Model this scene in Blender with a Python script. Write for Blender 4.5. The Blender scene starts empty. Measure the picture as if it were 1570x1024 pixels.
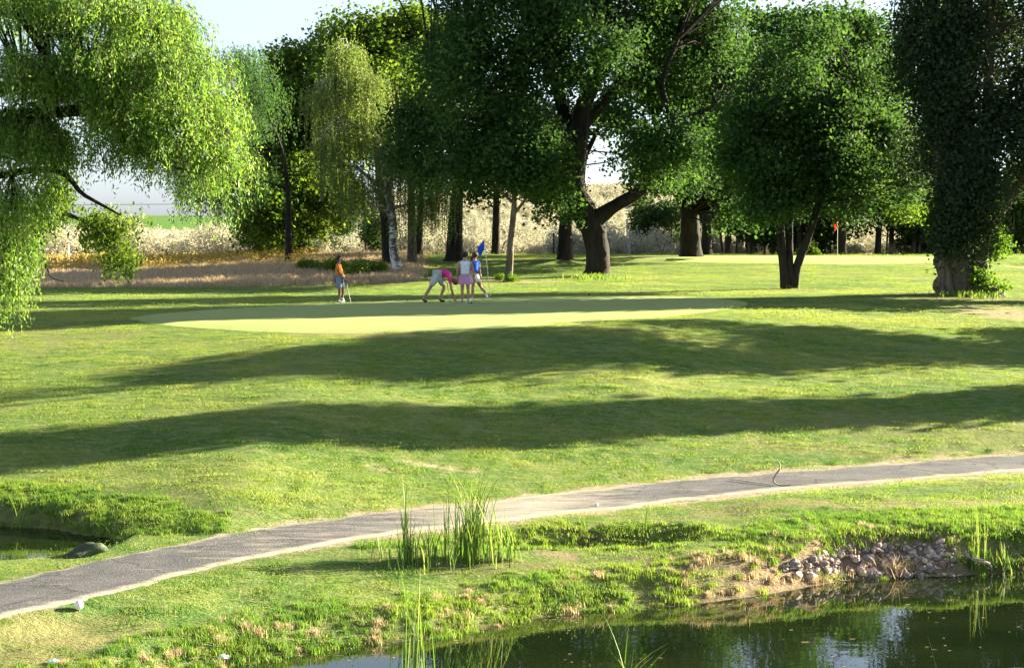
import bpy, bmesh, math, random
import numpy as np
from mathutils import Vector, Matrix, Quaternion
random.seed(7)
rng = np.random.default_rng(11)
scene = bpy.context.scene
COL = scene.collection
# ---------------------------------------------------------------- camera, light, exposure
F = 2600.0; PCX, PCY, HOR = 785.0, 512.0, 335.0
PITCH = math.atan((PCY - HOR) / F)
CAMZ = 2.8
cam_d = bpy.data.cameras.new('camera'); cam = bpy.data.objects.new('camera', cam_d); COL.objects.link(cam)
cam.location = (0, 0, CAMZ); cam.rotation_euler = (math.pi / 2 - PITCH, 0, 0)
cam_d.sensor_width = 36; cam_d.lens = 36 * F / 1570; cam_d.clip_end = 9000; cam_d.clip_start = 0.1
scene.camera = cam
SUN_AZ, SUN_EL = 66.0, 17.0
W = bpy.data.worlds.new('World'); scene.world = W; W.use_nodes = True
wn = W.node_tree; wn.nodes.clear()
sky = wn.nodes.new('ShaderNodeTexSky'); sky.sky_type = 'NISHITA'; sky.sun_disc = False
sky.sun_elevation = math.radians(SUN_EL); sky.sun_rotation = math.radians(SUN_AZ)
sky.air_density = 1.0; sky.dust_density = 1.2; sky.ozone_density = 1.2; sky.altitude = 300
bg = wn.nodes.new('ShaderNodeBackground'); bg.inputs[1].default_value = 0.041
wo = wn.nodes.new('ShaderNodeOutputWorld')
wbal = wn.nodes.new('ShaderNodeMix'); wbal.data_type = 'RGBA'; wbal.blend_type = 'MULTIPLY'; wbal.inputs[0].default_value = 1.0; wbal.inputs[7].default_value = (.86, .97, 1.17, 1)
hs = wn.nodes.new('ShaderNodeHueSaturation'); hs.inputs['Saturation'].default_value = .42; wn.links.new(sky.outputs[0], hs.inputs['Color']); wn.links.new(hs.outputs[0], wbal.inputs[6]); wn.links.new(wbal.outputs[2], bg.inputs[0]); wn.links.new(bg.outputs[0], wo.inputs[0])
sl = bpy.data.lights.new('sun', 'SUN'); sl.energy = 5.0; sl.angle = math.radians(0.3); sl.color = (1.0, 0.90, 0.64)
so = bpy.data.objects.new('sun', sl); COL.objects.link(so)
a_, e_ = math.radians(SUN_AZ), math.radians(SUN_EL)
SUNV = Vector((math.cos(e_) * math.sin(a_), math.cos(e_) * math.cos(a_), math.sin(e_)))
so.rotation_euler = SUNV.to_track_quat('Z', 'Y').to_euler(); so.location = (60, 30, 40)
scene.view_settings.view_transform = 'Standard'; scene.view_settings.look = 'None'
scene.view_settings.gamma = 1.0; scene.view_settings.use_curve_mapping = False
scene.view_settings.exposure = 2.7
scene.cycles.max_bounces = 8; scene.cycles.transparent_max_bounces = 8
scene.cycles.diffuse_bounces = 3; scene.cycles.glossy_bounces = 3; scene.cycles.transmission_bounces = 4
scene.cycles.sample_clamp_indirect = 8.0

# ---------------------------------------------------------------- helpers
cp, sp_ = math.cos(PITCH), math.sin(PITCH)
def ray(px, py):
    x = (px - PCX) / F; y = (PCY - py) / F
    return Vector((x, cp + y * sp_, -sp_ + y * cp))
def onz(px, py, z):
    r = ray(px, py); t = (z - CAMZ) / r.z
    return Vector((r.x * t, r.y * t, z))
def at(px, py, Y):
    r = ray(px, py); t = Y / r.y
    return Vector((r.x * t, Y, CAMZ + r.z * t))
def sm(t):
    t = np.clip(t, 0, 1); return t * t * (3 - 2 * t)
def _h(ix, iy, s):
    v = np.sin(ix * 127.1 + iy * 311.7 + s * 74.7) * 43758.5453
    return v - np.floor(v)
def vnoise(x, y, s=0):
    ix = np.floor(x); iy = np.floor(y); fx = x - ix; fy = y - iy
    fx = fx * fx * (3 - 2 * fx); fy = fy * fy * (3 - 2 * fy)
    a = _h(ix, iy, s); b = _h(ix + 1, iy, s); c = _h(ix, iy + 1, s); d = _h(ix + 1, iy + 1, s)
    return (a * (1 - fx) + b * fx) * (1 - fy) + (c * (1 - fx) + d * fx) * fy
def fbm(x, y, s=0, o=4):
    r = 0; a = .5
    for k in range(o):
        r = r + a * vnoise(x * 2 ** k + 13.7 * k, y * 2 ** k + 5.1 * k, s + k); a *= .5
    return r
def tag(o, label=None, cat=None, group=None, kind=None):
    if label: o['label'] = label
    if cat: o['category'] = cat
    if group: o['group'] = group
    if kind: o['kind'] = kind
    return o
def empty(name, loc, label=None, cat=None, group=None):
    o = bpy.data.objects.new(name, None); o.empty_display_size = .2; COL.objects.link(o); o.location = loc
    return tag(o, label, cat, group)
def mkobj(name, me, mat=None, parent=None, loc=None):
    if mat is not None and len(me.materials) == 0: me.materials.append(mat)
    o = bpy.data.objects.new(name, me); COL.objects.link(o)
    if parent is not None: o.parent = parent
    if loc is not None: o.location = loc
    return o
def npmesh(name, V, T, rnd=None, smooth=False):
    V = np.asarray(V, dtype=np.float32); T = np.asarray(T, dtype=np.int32)
    me = bpy.data.meshes.new(name); k = T.shape[1]
    me.vertices.add(len(V)); me.vertices.foreach_set('co', V.ravel())
    me.loops.add(T.size); me.loops.foreach_set('vertex_index', T.ravel())
    me.polygons.add(len(T)); me.polygons.foreach_set('loop_start', np.arange(0, T.size, k, dtype=np.int32))
    try: me.polygons.foreach_set('loop_total', np.full(len(T), k, dtype=np.int32))
    except Exception: pass
    me.polygons.foreach_set('use_smooth', np.full(len(T), smooth))
    if rnd is not None:
        a = me.attributes.new('rnd', 'FLOAT', 'POINT'); a.data.foreach_set('value', np.asarray(rnd, dtype=np.float32))
    me.update(calc_edges=True)
    return me
class Tubes:
    def __init__(s): s.V = []; s.T = []; s.n = 0
    def add(s, pts, rad, sides=7, lump=0.0):
        P = np.array([tuple(p) for p in pts], float); n = len(P)
        d = np.gradient(P, axis=0); d /= np.linalg.norm(d, axis=1)[:, None] + 1e-9
        up = np.array([0.31, 0.87, 0.12]) if abs(d[0][2]) > .5 else np.array([0, 0, 1.])
        u = np.cross(d, up); u /= np.linalg.norm(u, axis=1)[:, None] + 1e-9
        v = np.cross(d, u); th = np.linspace(0, 2 * np.pi, sides, endpoint=False)
        R = np.array(rad, float)[:, None] * np.ones((1, sides))
        if lump: R = R * (1 + lump * (rng.random(R.shape) - .5) + lump * .8 * np.sin(th * 5 + 1)[None, :])
        r = P[:, None, :] + R[..., None] * (np.cos(th)[None, :, None] * u[:, None, :] + np.sin(th)[None, :, None] * v[:, None, :])
        i = np.arange(n - 1)[:, None] * sides + np.arange(sides)[None, :]
        j = np.arange(n - 1)[:, None] * sides + (np.arange(sides)[None, :] + 1) % sides
        q = np.stack([i, j, j + sides, i + sides], -1).reshape(-1, 4) + s.n
        s.V.append(r.reshape(-1, 3)); s.T.append(q); s.n += n * sides
    def build(s, name, smooth=True):
        return npmesh(name, np.concatenate(s.V), np.concatenate(s.T), None, smooth)
def spline(pts, n):
    P = [Vector(p) for p in pts]; Q = [2 * P[0] - P[1]] + P + [2 * P[-1] - P[-2]]; out = []
    for i in range(1, len(Q) - 2):
        for k in range(n):
            t = k / n; a, b, c, d = Q[i - 1], Q[i], Q[i + 1], Q[i + 2]
            out.append(.5 * ((2 * b) + (c - a) * t + (2 * a - 5 * b + 4 * c - d) * t * t + (3 * b - a - 3 * c + d) * t ** 3))
    out.append(P[-1]); return out
def leaves(C, L, Wd, axis=None, jit=1.0, rnd=None, up=0.0):
    """folded leaf blades: C centres, L lengths, Wd widths; axis = preferred long direction"""
    n = len(C); a = rng.normal(size=(n, 3)) * jit
    if axis is not None: a = a + axis
    a /= np.linalg.norm(a, axis=1)[:, None] + 1e-9
    nn = rng.normal(size=(n, 3)) + np.array([0, 0, up]); b = np.cross(a, nn); b /= np.linalg.norm(b, axis=1)[:, None] + 1e-9
    m = np.cross(a, b)
    L = (np.ones(n) * L)[:, None]; Wd = (np.ones(n) * Wd)[:, None]
    v = np.stack([C - a * L * .5, C + b * Wd * .5 + m * Wd * .18 + a * L * .05, C + a * L * .5 + m * L * .1, C - b * Wd * .5 + m * Wd * .18 + a * L * .05], 1).reshape(-1, 3)
    base = np.arange(n)[:, None] * 4
    T = np.concatenate([base + np.array([[0, 1, 2]]), base + np.array([[0, 2, 3]])])
    if rnd is None: rnd = rng.random(n)
    return v, T, np.repeat(rnd, 4)

# ---------------------------------------------------------------- terrain
path_px = [(-300, 985), (-150, 952), (0, 920), (150, 886), (300, 852), (450, 822), (600, 800), (785, 781), (950, 762), (1100, 745), (1250, 733), (1400, 721), (1570, 708), (1750, 697), (2000, 680)]
path_w = np.array([onz(x, y, -2.2)[:2] for x, y in path_px])
water_px = [(-60, 1130), (120, 1085), (260, 1040), (345, 1022), (432, 1008), (529, 993), (620, 982), (700, 973), (800, 951), (900, 940), (1018, 929), (1120, 918), (1185, 909), (1240, 898), (1297, 889), (1380, 885), (1450, 882), (1570, 878), (1800, 868)]
WZ = -2.85
water_w = np.array([onz(x, y, WZ)[:2] for x, y in water_px])
def ypath(x): 
    xs, ys = path_w[:, 0], path_w[:, 1]
    r = np.interp(x, xs, ys); r = np.where(x < xs[0], ys[0] + (x - xs[0]) * .6, r); return np.where(x > xs[-1], ys[-1] + (x - xs[-1]) * .35, r)
def ywat(x):
    xs, ys = water_w[:, 0], water_w[:, 1]
    r = np.interp(x, xs, ys); r = np.where(x < xs[0], ys[0] + (x - xs[0]) * .9, r); return np.where(x > xs[-1], ys[-1] + (x - xs[-1]) * .2, r)
LP = (-10.1, 26.35, 3.7, 1.95); LPZ = -2.36       # pool left of the path
def lpd(x, y):
    return np.sqrt(((x - LP[0]) / LP[2]) ** 2 + ((y - LP[1]) / LP[3]) ** 2) + .18 * (vnoise(x * 1.3, y * 1.3, 3) - .5)
_gpx = [(178, 489), (260, 479), (400, 471), (560, 464), (700, 458), (850, 454), (1000, 453), (1090, 456), (1150, 462), (1135, 471), (1070, 480), (950, 491), (800, 501), (650, 507), (500, 507), (350, 502), (240, 496)]
_gw = [onz(a, b, 0) for a, b in _gpx]; GC = (sum(p.x for p in _gw) / len(_gw) , sum(p.y for p in _gw) / len(_gw))
_ga = np.array([math.atan2(p.y - GC[1], p.x - GC[0]) for p in _gw]); _gr = np.array([math.hypot(p.y - GC[1], p.x - GC[0]) for p in _gw]); _o = np.argsort(_ga); _ga = _ga[_o]; _gr = _gr[_o]
_ga = np.concatenate([_ga - 2 * math.pi, _ga, _ga + 2 * math.pi]); _gr = np.tile(_gr, 3)
def green_r(t): return sum(np.interp(t + d, _ga, _gr) for d in (-.09, -.045, 0, .045, .09)) / 5
def green_d(x, y): return np.hypot(x - GC[0], y - GC[1]) / green_r(np.arctan2(y - GC[1], x - GC[0]))
def height(x, y):
    x = np.asarray(x, float); y = np.asarray(y, float)
    yp = ypath(x); yw = ywat(x) + .16 * (vnoise(x * 1.7, y * .3, 5) - .5) + .1 * (vnoise(x * 5, y * .3, 6) - .5)
    yf = np.interp(x, [-40, -11, -3, 3, 7.5, 14, 30], [50, 47, 43.0, 44, 51, 60, 76])
    a = np.maximum(yp + 1.5, 24.5 + 3.2 * sm((.5 - x) / 9.0)); t = np.clip((y - a) / (yf - a), 0, 1)
    pw = np.interp(x, [-10, -5, 0, 5, 11], [.52, .70, 1.05, .78, .55]); up = -2.2 + 2.2 * np.maximum(.62 * t + .38 * sm(t), 1e-6) ** pw
    und = .075 * (fbm(x * .09, y * .13, 2) - .47) * sm((y - a) / 6)
    up = up + und * (1 + sm((y - 60) / 20) * 1.2) * (1 - sm((1.15 - green_d(x, y)) / .25))
    rise = sm((x + 22) / 14)
    up = up + (0.1 + .55 * rise) * sm((y - 64) / 30) - .45 * rise * sm((y - 100) / 9)
    ang = x / np.maximum(y, 1)
    hill = 5.4 * sm((y - 118) / 95) * sm((ang + .115) / .06)
    up = up + hill * (1 - .3 * sm((y - 300) / 600)) + 3.6 * sm((y - 260) / 500) * (1 - sm((ang + .115) / .06)) + .35 * sm((y - 110) / 60)
    # between path and pond
    b = y - yw; span = np.maximum(a - 2.9 - yw, .8)
    bk = .27 + .25 * sm((x - 1.2) / 2.5); bh = bk * sm(b / .85) ** .8
    low = WZ + bh + (.65 - bk) * sm(b / span)
    low = np.where(b < 0, WZ - .9 * sm(-b / 2.5), low)
    lump = (fbm(x * 1.1, y * 1.4, 8) - .47) * .16 + (fbm(x * 4, y * 4, 9) - .47) * .09
    low = low + lump * sm(b / .3) * (1 - sm((y - (yp - 1.6)) / .7) * .9)
    # trough with the cattails
    cx = np.clip(x, -2.4, 2.2); cy = 26.35 + .17 * (cx + 2.4)
    dd = np.sqrt(((x - cx) / 1.0) ** 2 + ((y - cy) / .62) ** 2)
    low = low - .42 * sm((1.25 - dd) / 1.1)
    # step behind the stones at the right
    low = low + .10 * sm((x - 3.2) / 1.5) * sm(b / .9)
    s = y - yp
    z = np.where(s > -1.45, np.where(s > 1.5, up, -2.2), low)
    k = sm((s + 2.6) / 1.15); z = np.where((s <= -1.45), low * (1 - k) + -2.2 * k, z)
    # pool at left
    e = lpd(x, y); z = z + (np.minimum(z, LPZ - .22) - z) * sm((1.12 - e) / .12)
    # near shore under the camera
    z = np.where(y < 16, z + (-.7 - z) * sm((11 - y) / 6), z)
    # bunkers
    for bx, by, rx, ry, dp in BUNK:
        e = np.sqrt(((x - bx) / rx) ** 2 + ((y - by) / ry) ** 2); z = z - dp * sm((1.15 - e) / .3)
    return z
_b1 = onz(955, 411, .2); _b2 = onz(1600, 416, .2)
BUNK = [(_b1.x, _b1.y, 3.0, 1.7, .42), (_b2.x, _b2.y, 1.8, 2.2, .16)]
def hz(x, y): return float(height(np.array([x]), np.array([y]))[0])
def G(px, py):
    r = ray(px, py); t = _TS
    z = CAMZ + r.z * t; k = np.nonzero(z < height(r.x * t, r.y * t))[0]
    if len(k) == 0: return Vector((r.x * 500, r.y * 500, 0))
    t = t[k[0]]; return Vector((r.x * t, r.y * t, hz(r.x * t, r.y * t)))
_TS = np.concatenate([np.arange(16, 45, .05), np.arange(45, 130, .12)])

def sp(a, b, st): return list(np.arange(a, b, st))
xpos = np.array(sp(0, 15, .23) + sp(15, 34, .5) + sp(34, 90, 2) + sp(90, 400, 14) + sp(400, 4200, 240))
xneg = -np.array(sp(.23, 14, .23) + sp(14, 34, .5) + sp(34, 90, 2) + sp(90, 400, 14) + sp(400, 4200, 240))
XS = np.concatenate([xneg[::-1], xpos])
YS = np.array(sp(-60, 6, 3) + sp(6, 18, .6) + sp(18, 36, .13) + sp(36, 70, .3) + sp(70, 125, .6) + sp(125, 260, 3) + sp(260, 900, 20) + sp(900, 5200, 200))
XX, YY = np.meshgrid(XS, YS)
ZZ = height(XX, YY)
nx, ny = len(XS), len(YS)
Vg = np.stack([XX.ravel(), YY.ravel(), ZZ.ravel()], -1)
ii = (np.arange(ny - 1)[:, None] * nx + np.arange(nx - 1)[None, :]).ravel()
Tg = np.stack([ii, ii + 1, ii + nx + 1, ii + nx], -1)
gme = npmesh('ground', Vg, Tg, None, True)
X, Y = XX.ravel(), YY.ravel(); ang = X / np.maximum(Y, 1)
ZV = ZZ.ravel()
# regions: colour + mask
reg = np.zeros((len(X), 4), np.float32); reg[:, 3] = 1; msk = np.zeros(len(X), np.float32)
def paint(m, c):
    m = np.clip(m, 0, 1)[:, None]; 
    reg[:, :3] = reg[:, :3] * (1 - m) + np.array(c)[None, :] * m if True else 0
    msk[:] = np.maximum(msk, m[:, 0])
reg[:, :3] = (.2, .2, .08)
SOIL = (.30, .225, .14); STRAW = (.34, .28, .13); TAN = (.46, .36, .24); SAGE = (.46, .42, .30)
n1 = fbm(X * .8, Y * .8, 21); n2 = fbm(X * 3, Y * 3, 22); n3 = fbm(X * .25, Y * .6, 23)
# dry rough at the left, sage land behind
tan_edge = np.interp(ang, [-.4, -.15, -.07, -.045, 0.02], [68, 69, 70.5, 73, 200])
tan_m = sm((Y - tan_edge + (n1 - .47) * 2) / .8) * (1 - sm((ang + .062 + (n1 - .47) * .02) / .012) * 1)
tan_m2 = sm((Y - (104 + (n1 - .5) * 4)) / 2)
paint(np.maximum(tan_m, tan_m2), TAN)
paint(sm((Y - 116) / 4), SAGE)
field = sm((Y - 190) / 10) * (1 - sm((ang + .12) / .02))
paint(field, (.085, .17, .03))
# pond bank
bb = Y - ywat(X); sP = Y - ypath(X)
paint(sm((1.62 - np.abs(sP) + (n2 - .47) * .9) / .25) * .95, (.42, .34, .24))
wet = (1 - sm(bb / .25)) * (sP < 0)
bank = sm((1.15 - bb + (n2 - .47) * 1.2) / .5) * (sP < -1.8)
paint(bank * .45, (.26, .24, .09))
paint(wet, (.09, .07, .04))
ph = np.exp(-((X - 5.2) / 2.2) ** 2) * (bb < 1.3) * (sP < -1.8); paint(sm(ph * 1.6), SOIL)
def patch(px, py, rx, ry, c, amt=1., z=None):
    p = G(px, py); e = np.sqrt(((X - p.x) / rx) ** 2 + ((Y - p.y) / ry) ** 2)
    paint(sm((1.1 - e + (n2 - .47) * 1.6 + (n1 - .47) * .8) / .35) * amt, c)
patch(578, 718, .42, .22, (.44, .36, .24)); patch(660, 714, .75, .16, (.44, .36, .24), .9); patch(715, 716, .5, .12, (.42, .35, .2), .7)
patch(1050, 860, 1.3, .22, SOIL, .85); patch(870, 872, 1.6, .25, (.26, .2, .11), .6)
patch(850, 850, .45, .25, SOIL, .9); patch(905, 832, .4, .2, (.12, .09, .06), .9)
patch(650, 860, 2.2, .35, (.14, .12, .05), .5)
patch(1450, 660, 4.5, 1.2, STRAW, .4); patch(1300, 690, 3, .5, STRAW, .4)
patch(1250, 772, 3.5, .45, STRAW, .65); patch(1500, 778, 3.0, .4, STRAW, .65); patch(1000, 792, 2.2, .3, STRAW, .35)
patch(60, 975, 1.3, .5, STRAW, .7); patch(190, 965, 1.3, .3, STRAW, .45); patch(20, 1005, 1.3, .5, STRAW, .6)
patch(170, 785, 2.0, .8, (.19, .17, .08), .5); patch(240, 790, .7, .2, (.1, .09, .05), .6)
patch(1540, 480, 2.2, 2.4, (.42, .35, .2), .8); patch(1490, 458, 2.5, 1.2, (.3, .25, .13), .7)
patch(1215, 443, 1.0, .7, SOIL, .8); patch(800, 432, 2.2, 1.2, (.4, .3, .18), .85); patch(60, 520, 3, 2, STRAW, .45)
patch(620, 516, 1.6, .35, STRAW, .8); patch(520, 512, 1.6, .25, STRAW, .8); patch(370, 525, .8, .3, STRAW, .7); patch(975, 505, 1.2, .35, STRAW, .5)
patch(1120, 480, 1.4, .3, STRAW, .6)
for b in BUNK:
    e = np.sqrt(((X - b[0]) / b[2]) ** 2 + ((Y - b[1]) / b[3]) ** 2); paint(sm((1.0 - e) / .1), (.5, .42, .3))
# far mown green with the red flag: paler band
ca = gme.color_attributes.new('reg', 'FLOAT_COLOR', 'POINT'); ca.data.foreach_set('color', reg.ravel())
aa = gme.attributes.new('regmask', 'FLOAT', 'POINT'); aa.data.foreach_set('value', msk)
def in_view(m=.06): return (np.abs(ang) < .302 + m) & (Y > 17)
gd = green_d(X, Y)
pathm = (np.abs(sP) < 1.06)
lawn = (in_view() & (Y < 52) & ~pathm & (gd > .985)).astype(np.float32) * (1 - np.clip(msk * .8, 0, .85)) * ((bb > .15)) * (lpd(X, Y) > 1.22)
fgm = (((X - 17.5) / 10) ** 2 + ((Y - 91.5) / 6.0) ** 2) < 1
lawn2 = (in_view() & ~fgm & (Y >= 50) & (Y < 112) & (gd > .985)).astype(np.float32) * (msk < .4)
bankg = in_view() & (sP < -1.7) & (bb > -.02)
dch = np.sqrt(((X - np.clip(X, -2.4, 2.2)) / 1.1) ** 2 + ((Y - (26.35 + .17 * (np.clip(X, -2.4, 2.2) + 2.4))) / .75) ** 2)
bank_d = bankg * (sm((1.5 - bb) / .5) * (.35 + .65 * sm((X * 0 + n2 - .35) / .15)) * (1 - .85 * sm(ph * 1.8)) + .9 * (dch < 1) + .9 * sm((X - 3.1) / .8) * (np.abs(bb - 1.35) < .8))
rim = ((lpd(X, Y) > 1.08) & (lpd(X, Y) < 1.5) & (Y > LP[1] + .3) & (sP > 1.4)); bank_d = bank_d + rim * 1.0
dry_d = in_view() * tan_m * (Y < 113)
straw_d = bankg * (bb < 1.1) * sm((n1 - .36) / .12) + bankg * (ph > .4) * .5 * (bb < .7)
sage_d = in_view(.03) * sm((Y - 112) / 3) * (Y < 235) * (ang > -.3) * (1 - field)
for nm, arr in (('dens_lawn', lawn), ('dens_far', lawn2), ('dens_bank', bank_d), ('dens_dry', dry_d), ('dens_flower', tan_m * (Y > 84) * (Y < 104) * (ang < -.12) * in_view()), ('dens_straw', straw_d), ('dens_sage', sage_d)):
    a = gme.attributes.new(nm, 'FLOAT', 'POINT'); a.data.foreach_set('value', np.asarray(arr, dtype=np.float32))

# ---------------------------------------------------------------- materials
def newmat(name):
    m = bpy.data.materials.new(name); m.use_nodes = True; nt = m.node_tree; nt.nodes.clear()
    o = nt.nodes.new('ShaderNodeOutputMaterial'); return m, nt, o
def N(nt, t, **kw):
    n = nt.nodes.new(t)
    for k, v in kw.items():
        if k.startswith('i_'):
            key = k[2:]; n.inputs[int(key) if key.isdigit() else key].default_value = v
        else: setattr(n, k, v)
    return n
def noise(nt, vec, scale, detail=4, rough=.55):
    n = N(nt, 'ShaderNodeTexNoise', i_Scale=scale, i_Detail=detail, i_Roughness=rough)
    if vec is not None: nt.links.new(vec, n.inputs['Vector'])
    return n.outputs['Fac']
def ramp(nt, fac, stops):
    r = N(nt, 'ShaderNodeValToRGB'); cr = r.color_ramp
    while len(cr.elements) < len(stops): cr.elements.new(.5)
    for e, (p, c) in zip(cr.elements, stops):
        e.position = p; e.color = tuple(c) + (1,) if len(c) == 3 else c
    nt.links.new(fac, r.inputs[0]); return r.outputs[0]
def mix(nt, fac, a, b, typ='MIX'):
    m = N(nt, 'ShaderNodeMix', data_type='RGBA', blend_type=typ)
    for sock, v in ((m.inputs[0], fac), (m.inputs[6], a), (m.inputs[7], b)):
        if hasattr(v, 'is_linked') or hasattr(v, 'links'): nt.links.new(v, sock)
        else: sock.default_value = v if not isinstance(v, tuple) or len(v) == 4 else tuple(v) + (1,)
    return m.outputs[2]
def mp(nt, sc, rot=0):
    g = N(nt, 'ShaderNodeNewGeometry'); m = N(nt, 'ShaderNodeMapping'); m.inputs['Scale'].default_value = sc; m.inputs['Rotation'].default_value = (0, 0, rot)
    nt.links.new(g.outputs['Position'], m.inputs[0]); return m.outputs[0]
G1, G2, G3 = (.062, .158, .034), (.150, .240, .048), (.33, .345, .10)
def lawn_colour(nt, k=1.0):
    n_a = noise(nt, mp(nt, (.10, .30, .1), -.25), 1.0, 5, .6)
    n_b = noise(nt, mp(nt, (.55, 1.3, .5), -.3), 1.0, 5, .65)
    sc = lambda c: tuple(v * k for v in c)
    c1 = ramp(nt, n_a, [(.36, sc(G1)), (.5, sc(G2)), (.66, sc(G3))])
    c2 = ramp(nt, n_b, [(.33, sc(G1)), (.52, sc(G2)), (.72, sc(G3))])
    n_c = noise(nt, mp(nt, (3.2, 7.0, 3), -.2), 1.0, 4, .7)
    return mix(nt, ramp(nt, n_c, [(.46, (0, 0, 0)), (.72, (.75, .75, .75))]), mix(nt, .5, c1, c2), sc((.36, .355, .155)))
def bump(nt, h, strength, dist):
    b = N(nt, 'ShaderNodeBump', i_Strength=strength, i_Distance=dist); nt.links.new(h, b.inputs['Height']); return b.outputs[0]
def ground_mat():
    m, nt, o = newmat('ground'); lc = lawn_colour(nt, .92)
    r = N(nt, 'ShaderNodeVertexColor', layer_name='reg'); k = N(nt, 'ShaderNodeAttribute', attribute_name='regmask')
    nb = noise(nt, mp(nt, (7, 7, 7)), 1, 5, .7)
    rc = mix(nt, 1.0, r.outputs[0], ramp(nt, nb, [(.3, (.55, .55, .55)), (.5, (1, 1, 1)), (.75, (1.35, 1.3, 1.25))]), 'MULTIPLY')
    nf = noise(nt, mp(nt, (14, 30, 14)), 1, 4, .7)
    lc = mix(nt, 1.0, lc, ramp(nt, nf, [(.3, (.6, .62, .6)), (.7, (1.3, 1.25, 1.2))]), 'MULTIPLY')
    c = mix(nt, k.outputs['Fac'], lc, rc)
    p = N(nt, 'ShaderNodeBsdfPrincipled', i_Roughness=.95); p.inputs['Specular IOR Level'].default_value = .1
    nt.links.new(c, p.inputs['Base Color'])
    hgt = N(nt, 'ShaderNodeMath', operation='ADD'); nt.links.new(nb, hgt.inputs[0]); nt.links.new(nf, hgt.inputs[1])
    nt.links.new(bump(nt, hgt.outputs[0], 1.0, .09), p.inputs['Normal']); nt.links.new(p.outputs[0], o.inputs[0]); return m
def leaf_mat(name, c_dark, c_mid, c_light, trans=.45, rough=.62, spec=.12, tcol=None, pos=False):
    m, nt, o = newmat(name); a = N(nt, 'ShaderNodeAttribute', attribute_name='rnd')
    c = ramp(nt, a.outputs['Fac'], [(0.0, c_dark), (.5, c_mid), (1.0, c_light)])
    p = N(nt, 'ShaderNodeBsdfPrincipled', i_Roughness=rough); p.inputs['Specular IOR Level'].default_value = spec
    t = N(nt, 'ShaderNodeBsdfTranslucent'); nt.links.new(c, p.inputs['Base Color'])
    tc = mix(nt, 1.0, c, tcol or (1.7, 1.55, .8), 'MULTIPLY'); nt.links.new(tc, t.inputs[0])
    ms = N(nt, 'ShaderNodeMixShader'); ms.inputs[0].default_value = trans
    nt.links.new(p.outputs[0], ms.inputs[1]); nt.links.new(t.outputs[0], ms.inputs[2]); nt.links.new(ms.outputs[0], o.inputs[0]); return m
def grass_mat(name='lawn_blades', k=1.0, tint=None):
    m, nt, o = newmat(name); a = N(nt, 'ShaderNodeAttribute', attribute_name='rnd'); lc = lawn_colour(nt, k)
    c = mix(nt, 1.0, lc, ramp(nt, a.outputs['Fac'], [(0, (.7, .8, .75)), (.6, (1.1, 1.1, 1)), (.95, (1.25, 1.2, 1.15)), (1, (2.6, 2.0, 3.0))]), 'MULTIPLY')
    if tint: c = mix(nt, 1.0, c, tint, 'MULTIPLY')
    p = N(nt, 'ShaderNodeBsdfPrincipled', i_Roughness=.6); p.inputs['Specular IOR Level'].default_value = .25
    t = N(nt, 'ShaderNodeBsdfTranslucent'); nt.links.new(c, p.inputs['Base Color']); nt.links.new(mix(nt, 1., c, (1.5, 1.4, .8), 'MULTIPLY'), t.inputs[0])
    ms = N(nt, 'ShaderNodeMixShader'); ms.inputs[0].default_value = .45
    nt.links.new(p.outputs[0], ms.inputs[1]); nt.links.new(t.outputs[0], ms.inputs[2]); nt.links.new(ms.outputs[0], o.inputs[0]); return m
def solid(name, c, rough=.7, spec=.3, ns=0, var=.2, bstr=0, coord='obj', metal=0):
    m, nt, o = newmat(name); p = N(nt, 'ShaderNodeBsdfPrincipled', i_Roughness=rough); p.inputs['Specular IOR Level'].default_value = spec
    p.inputs['Metallic'].default_value = metal
    if ns:
        tc = N(nt, 'ShaderNodeTexCoord'); f = noise(nt, tc.outputs['Object'], ns, 5, .65)
        cc = ramp(nt, f, [(.3, tuple(v * (1 - var) for v in c)), (.7, tuple(v * (1 + var) for v in c))])
        nt.links.new(cc, p.inputs['Base Color'])
        if bstr: nt.links.new(bump(nt, f, bstr, .03), p.inputs['Normal'])
    else: p.inputs['Base Color'].default_value = tuple(c) + (1,)
    nt.links.new(p.outputs[0], o.inputs[0]); return m
def bark_mat(name, c1, c2, sc=1.0):
    m, nt, o = newmat(name); v = mp(nt, (9 * sc, 9 * sc, 1.6 * sc)); f = noise(nt, v, 1, 6, .7)
    g = noise(nt, mp(nt, (1.2, 1.2, .8)), 1, 3)
    c = ramp(nt, f, [(.32, c1), (.62, c2)]); c = mix(nt, 1., c, ramp(nt, g, [(.3, (.7, .7, .72)), (.7, (1.25, 1.2, 1.1))]), 'MULTIPLY')
    p = N(nt, 'ShaderNodeBsdfPrincipled', i_Roughness=.9); p.inputs['Specular IOR Level'].default_value = .15
    nt.links.new(c, p.inputs['Base Color']); nt.links.new(bump(nt, f, 1., .08), p.inputs['Normal']); nt.links.new(p.outputs[0], o.inputs[0]); return m
def birch_mat():
    m, nt, o = newmat('birch_bark'); f = noise(nt, mp(nt, (3, 3, 9)), 1, 4, .6); g = noise(nt, mp(nt, (2.2, 2.2, 1.6)), 1, 3)
    c = ramp(nt, f, [(.44, (.07, .06, .05)), (.5, (.55, .53, .48)), (.7, (.72, .70, .64))])
    c = mix(nt, ramp(nt, g, [(.5, (0, 0, 0)), (.62, (1, 1, 1))]), c, (.10, .085, .07, 1))
    p = N(nt, 'ShaderNodeBsdfPrincipled', i_Roughness=.7); nt.links.new(c, p.inputs['Base Color']); nt.links.new(p.outputs[0], o.inputs[0]); return m
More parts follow.
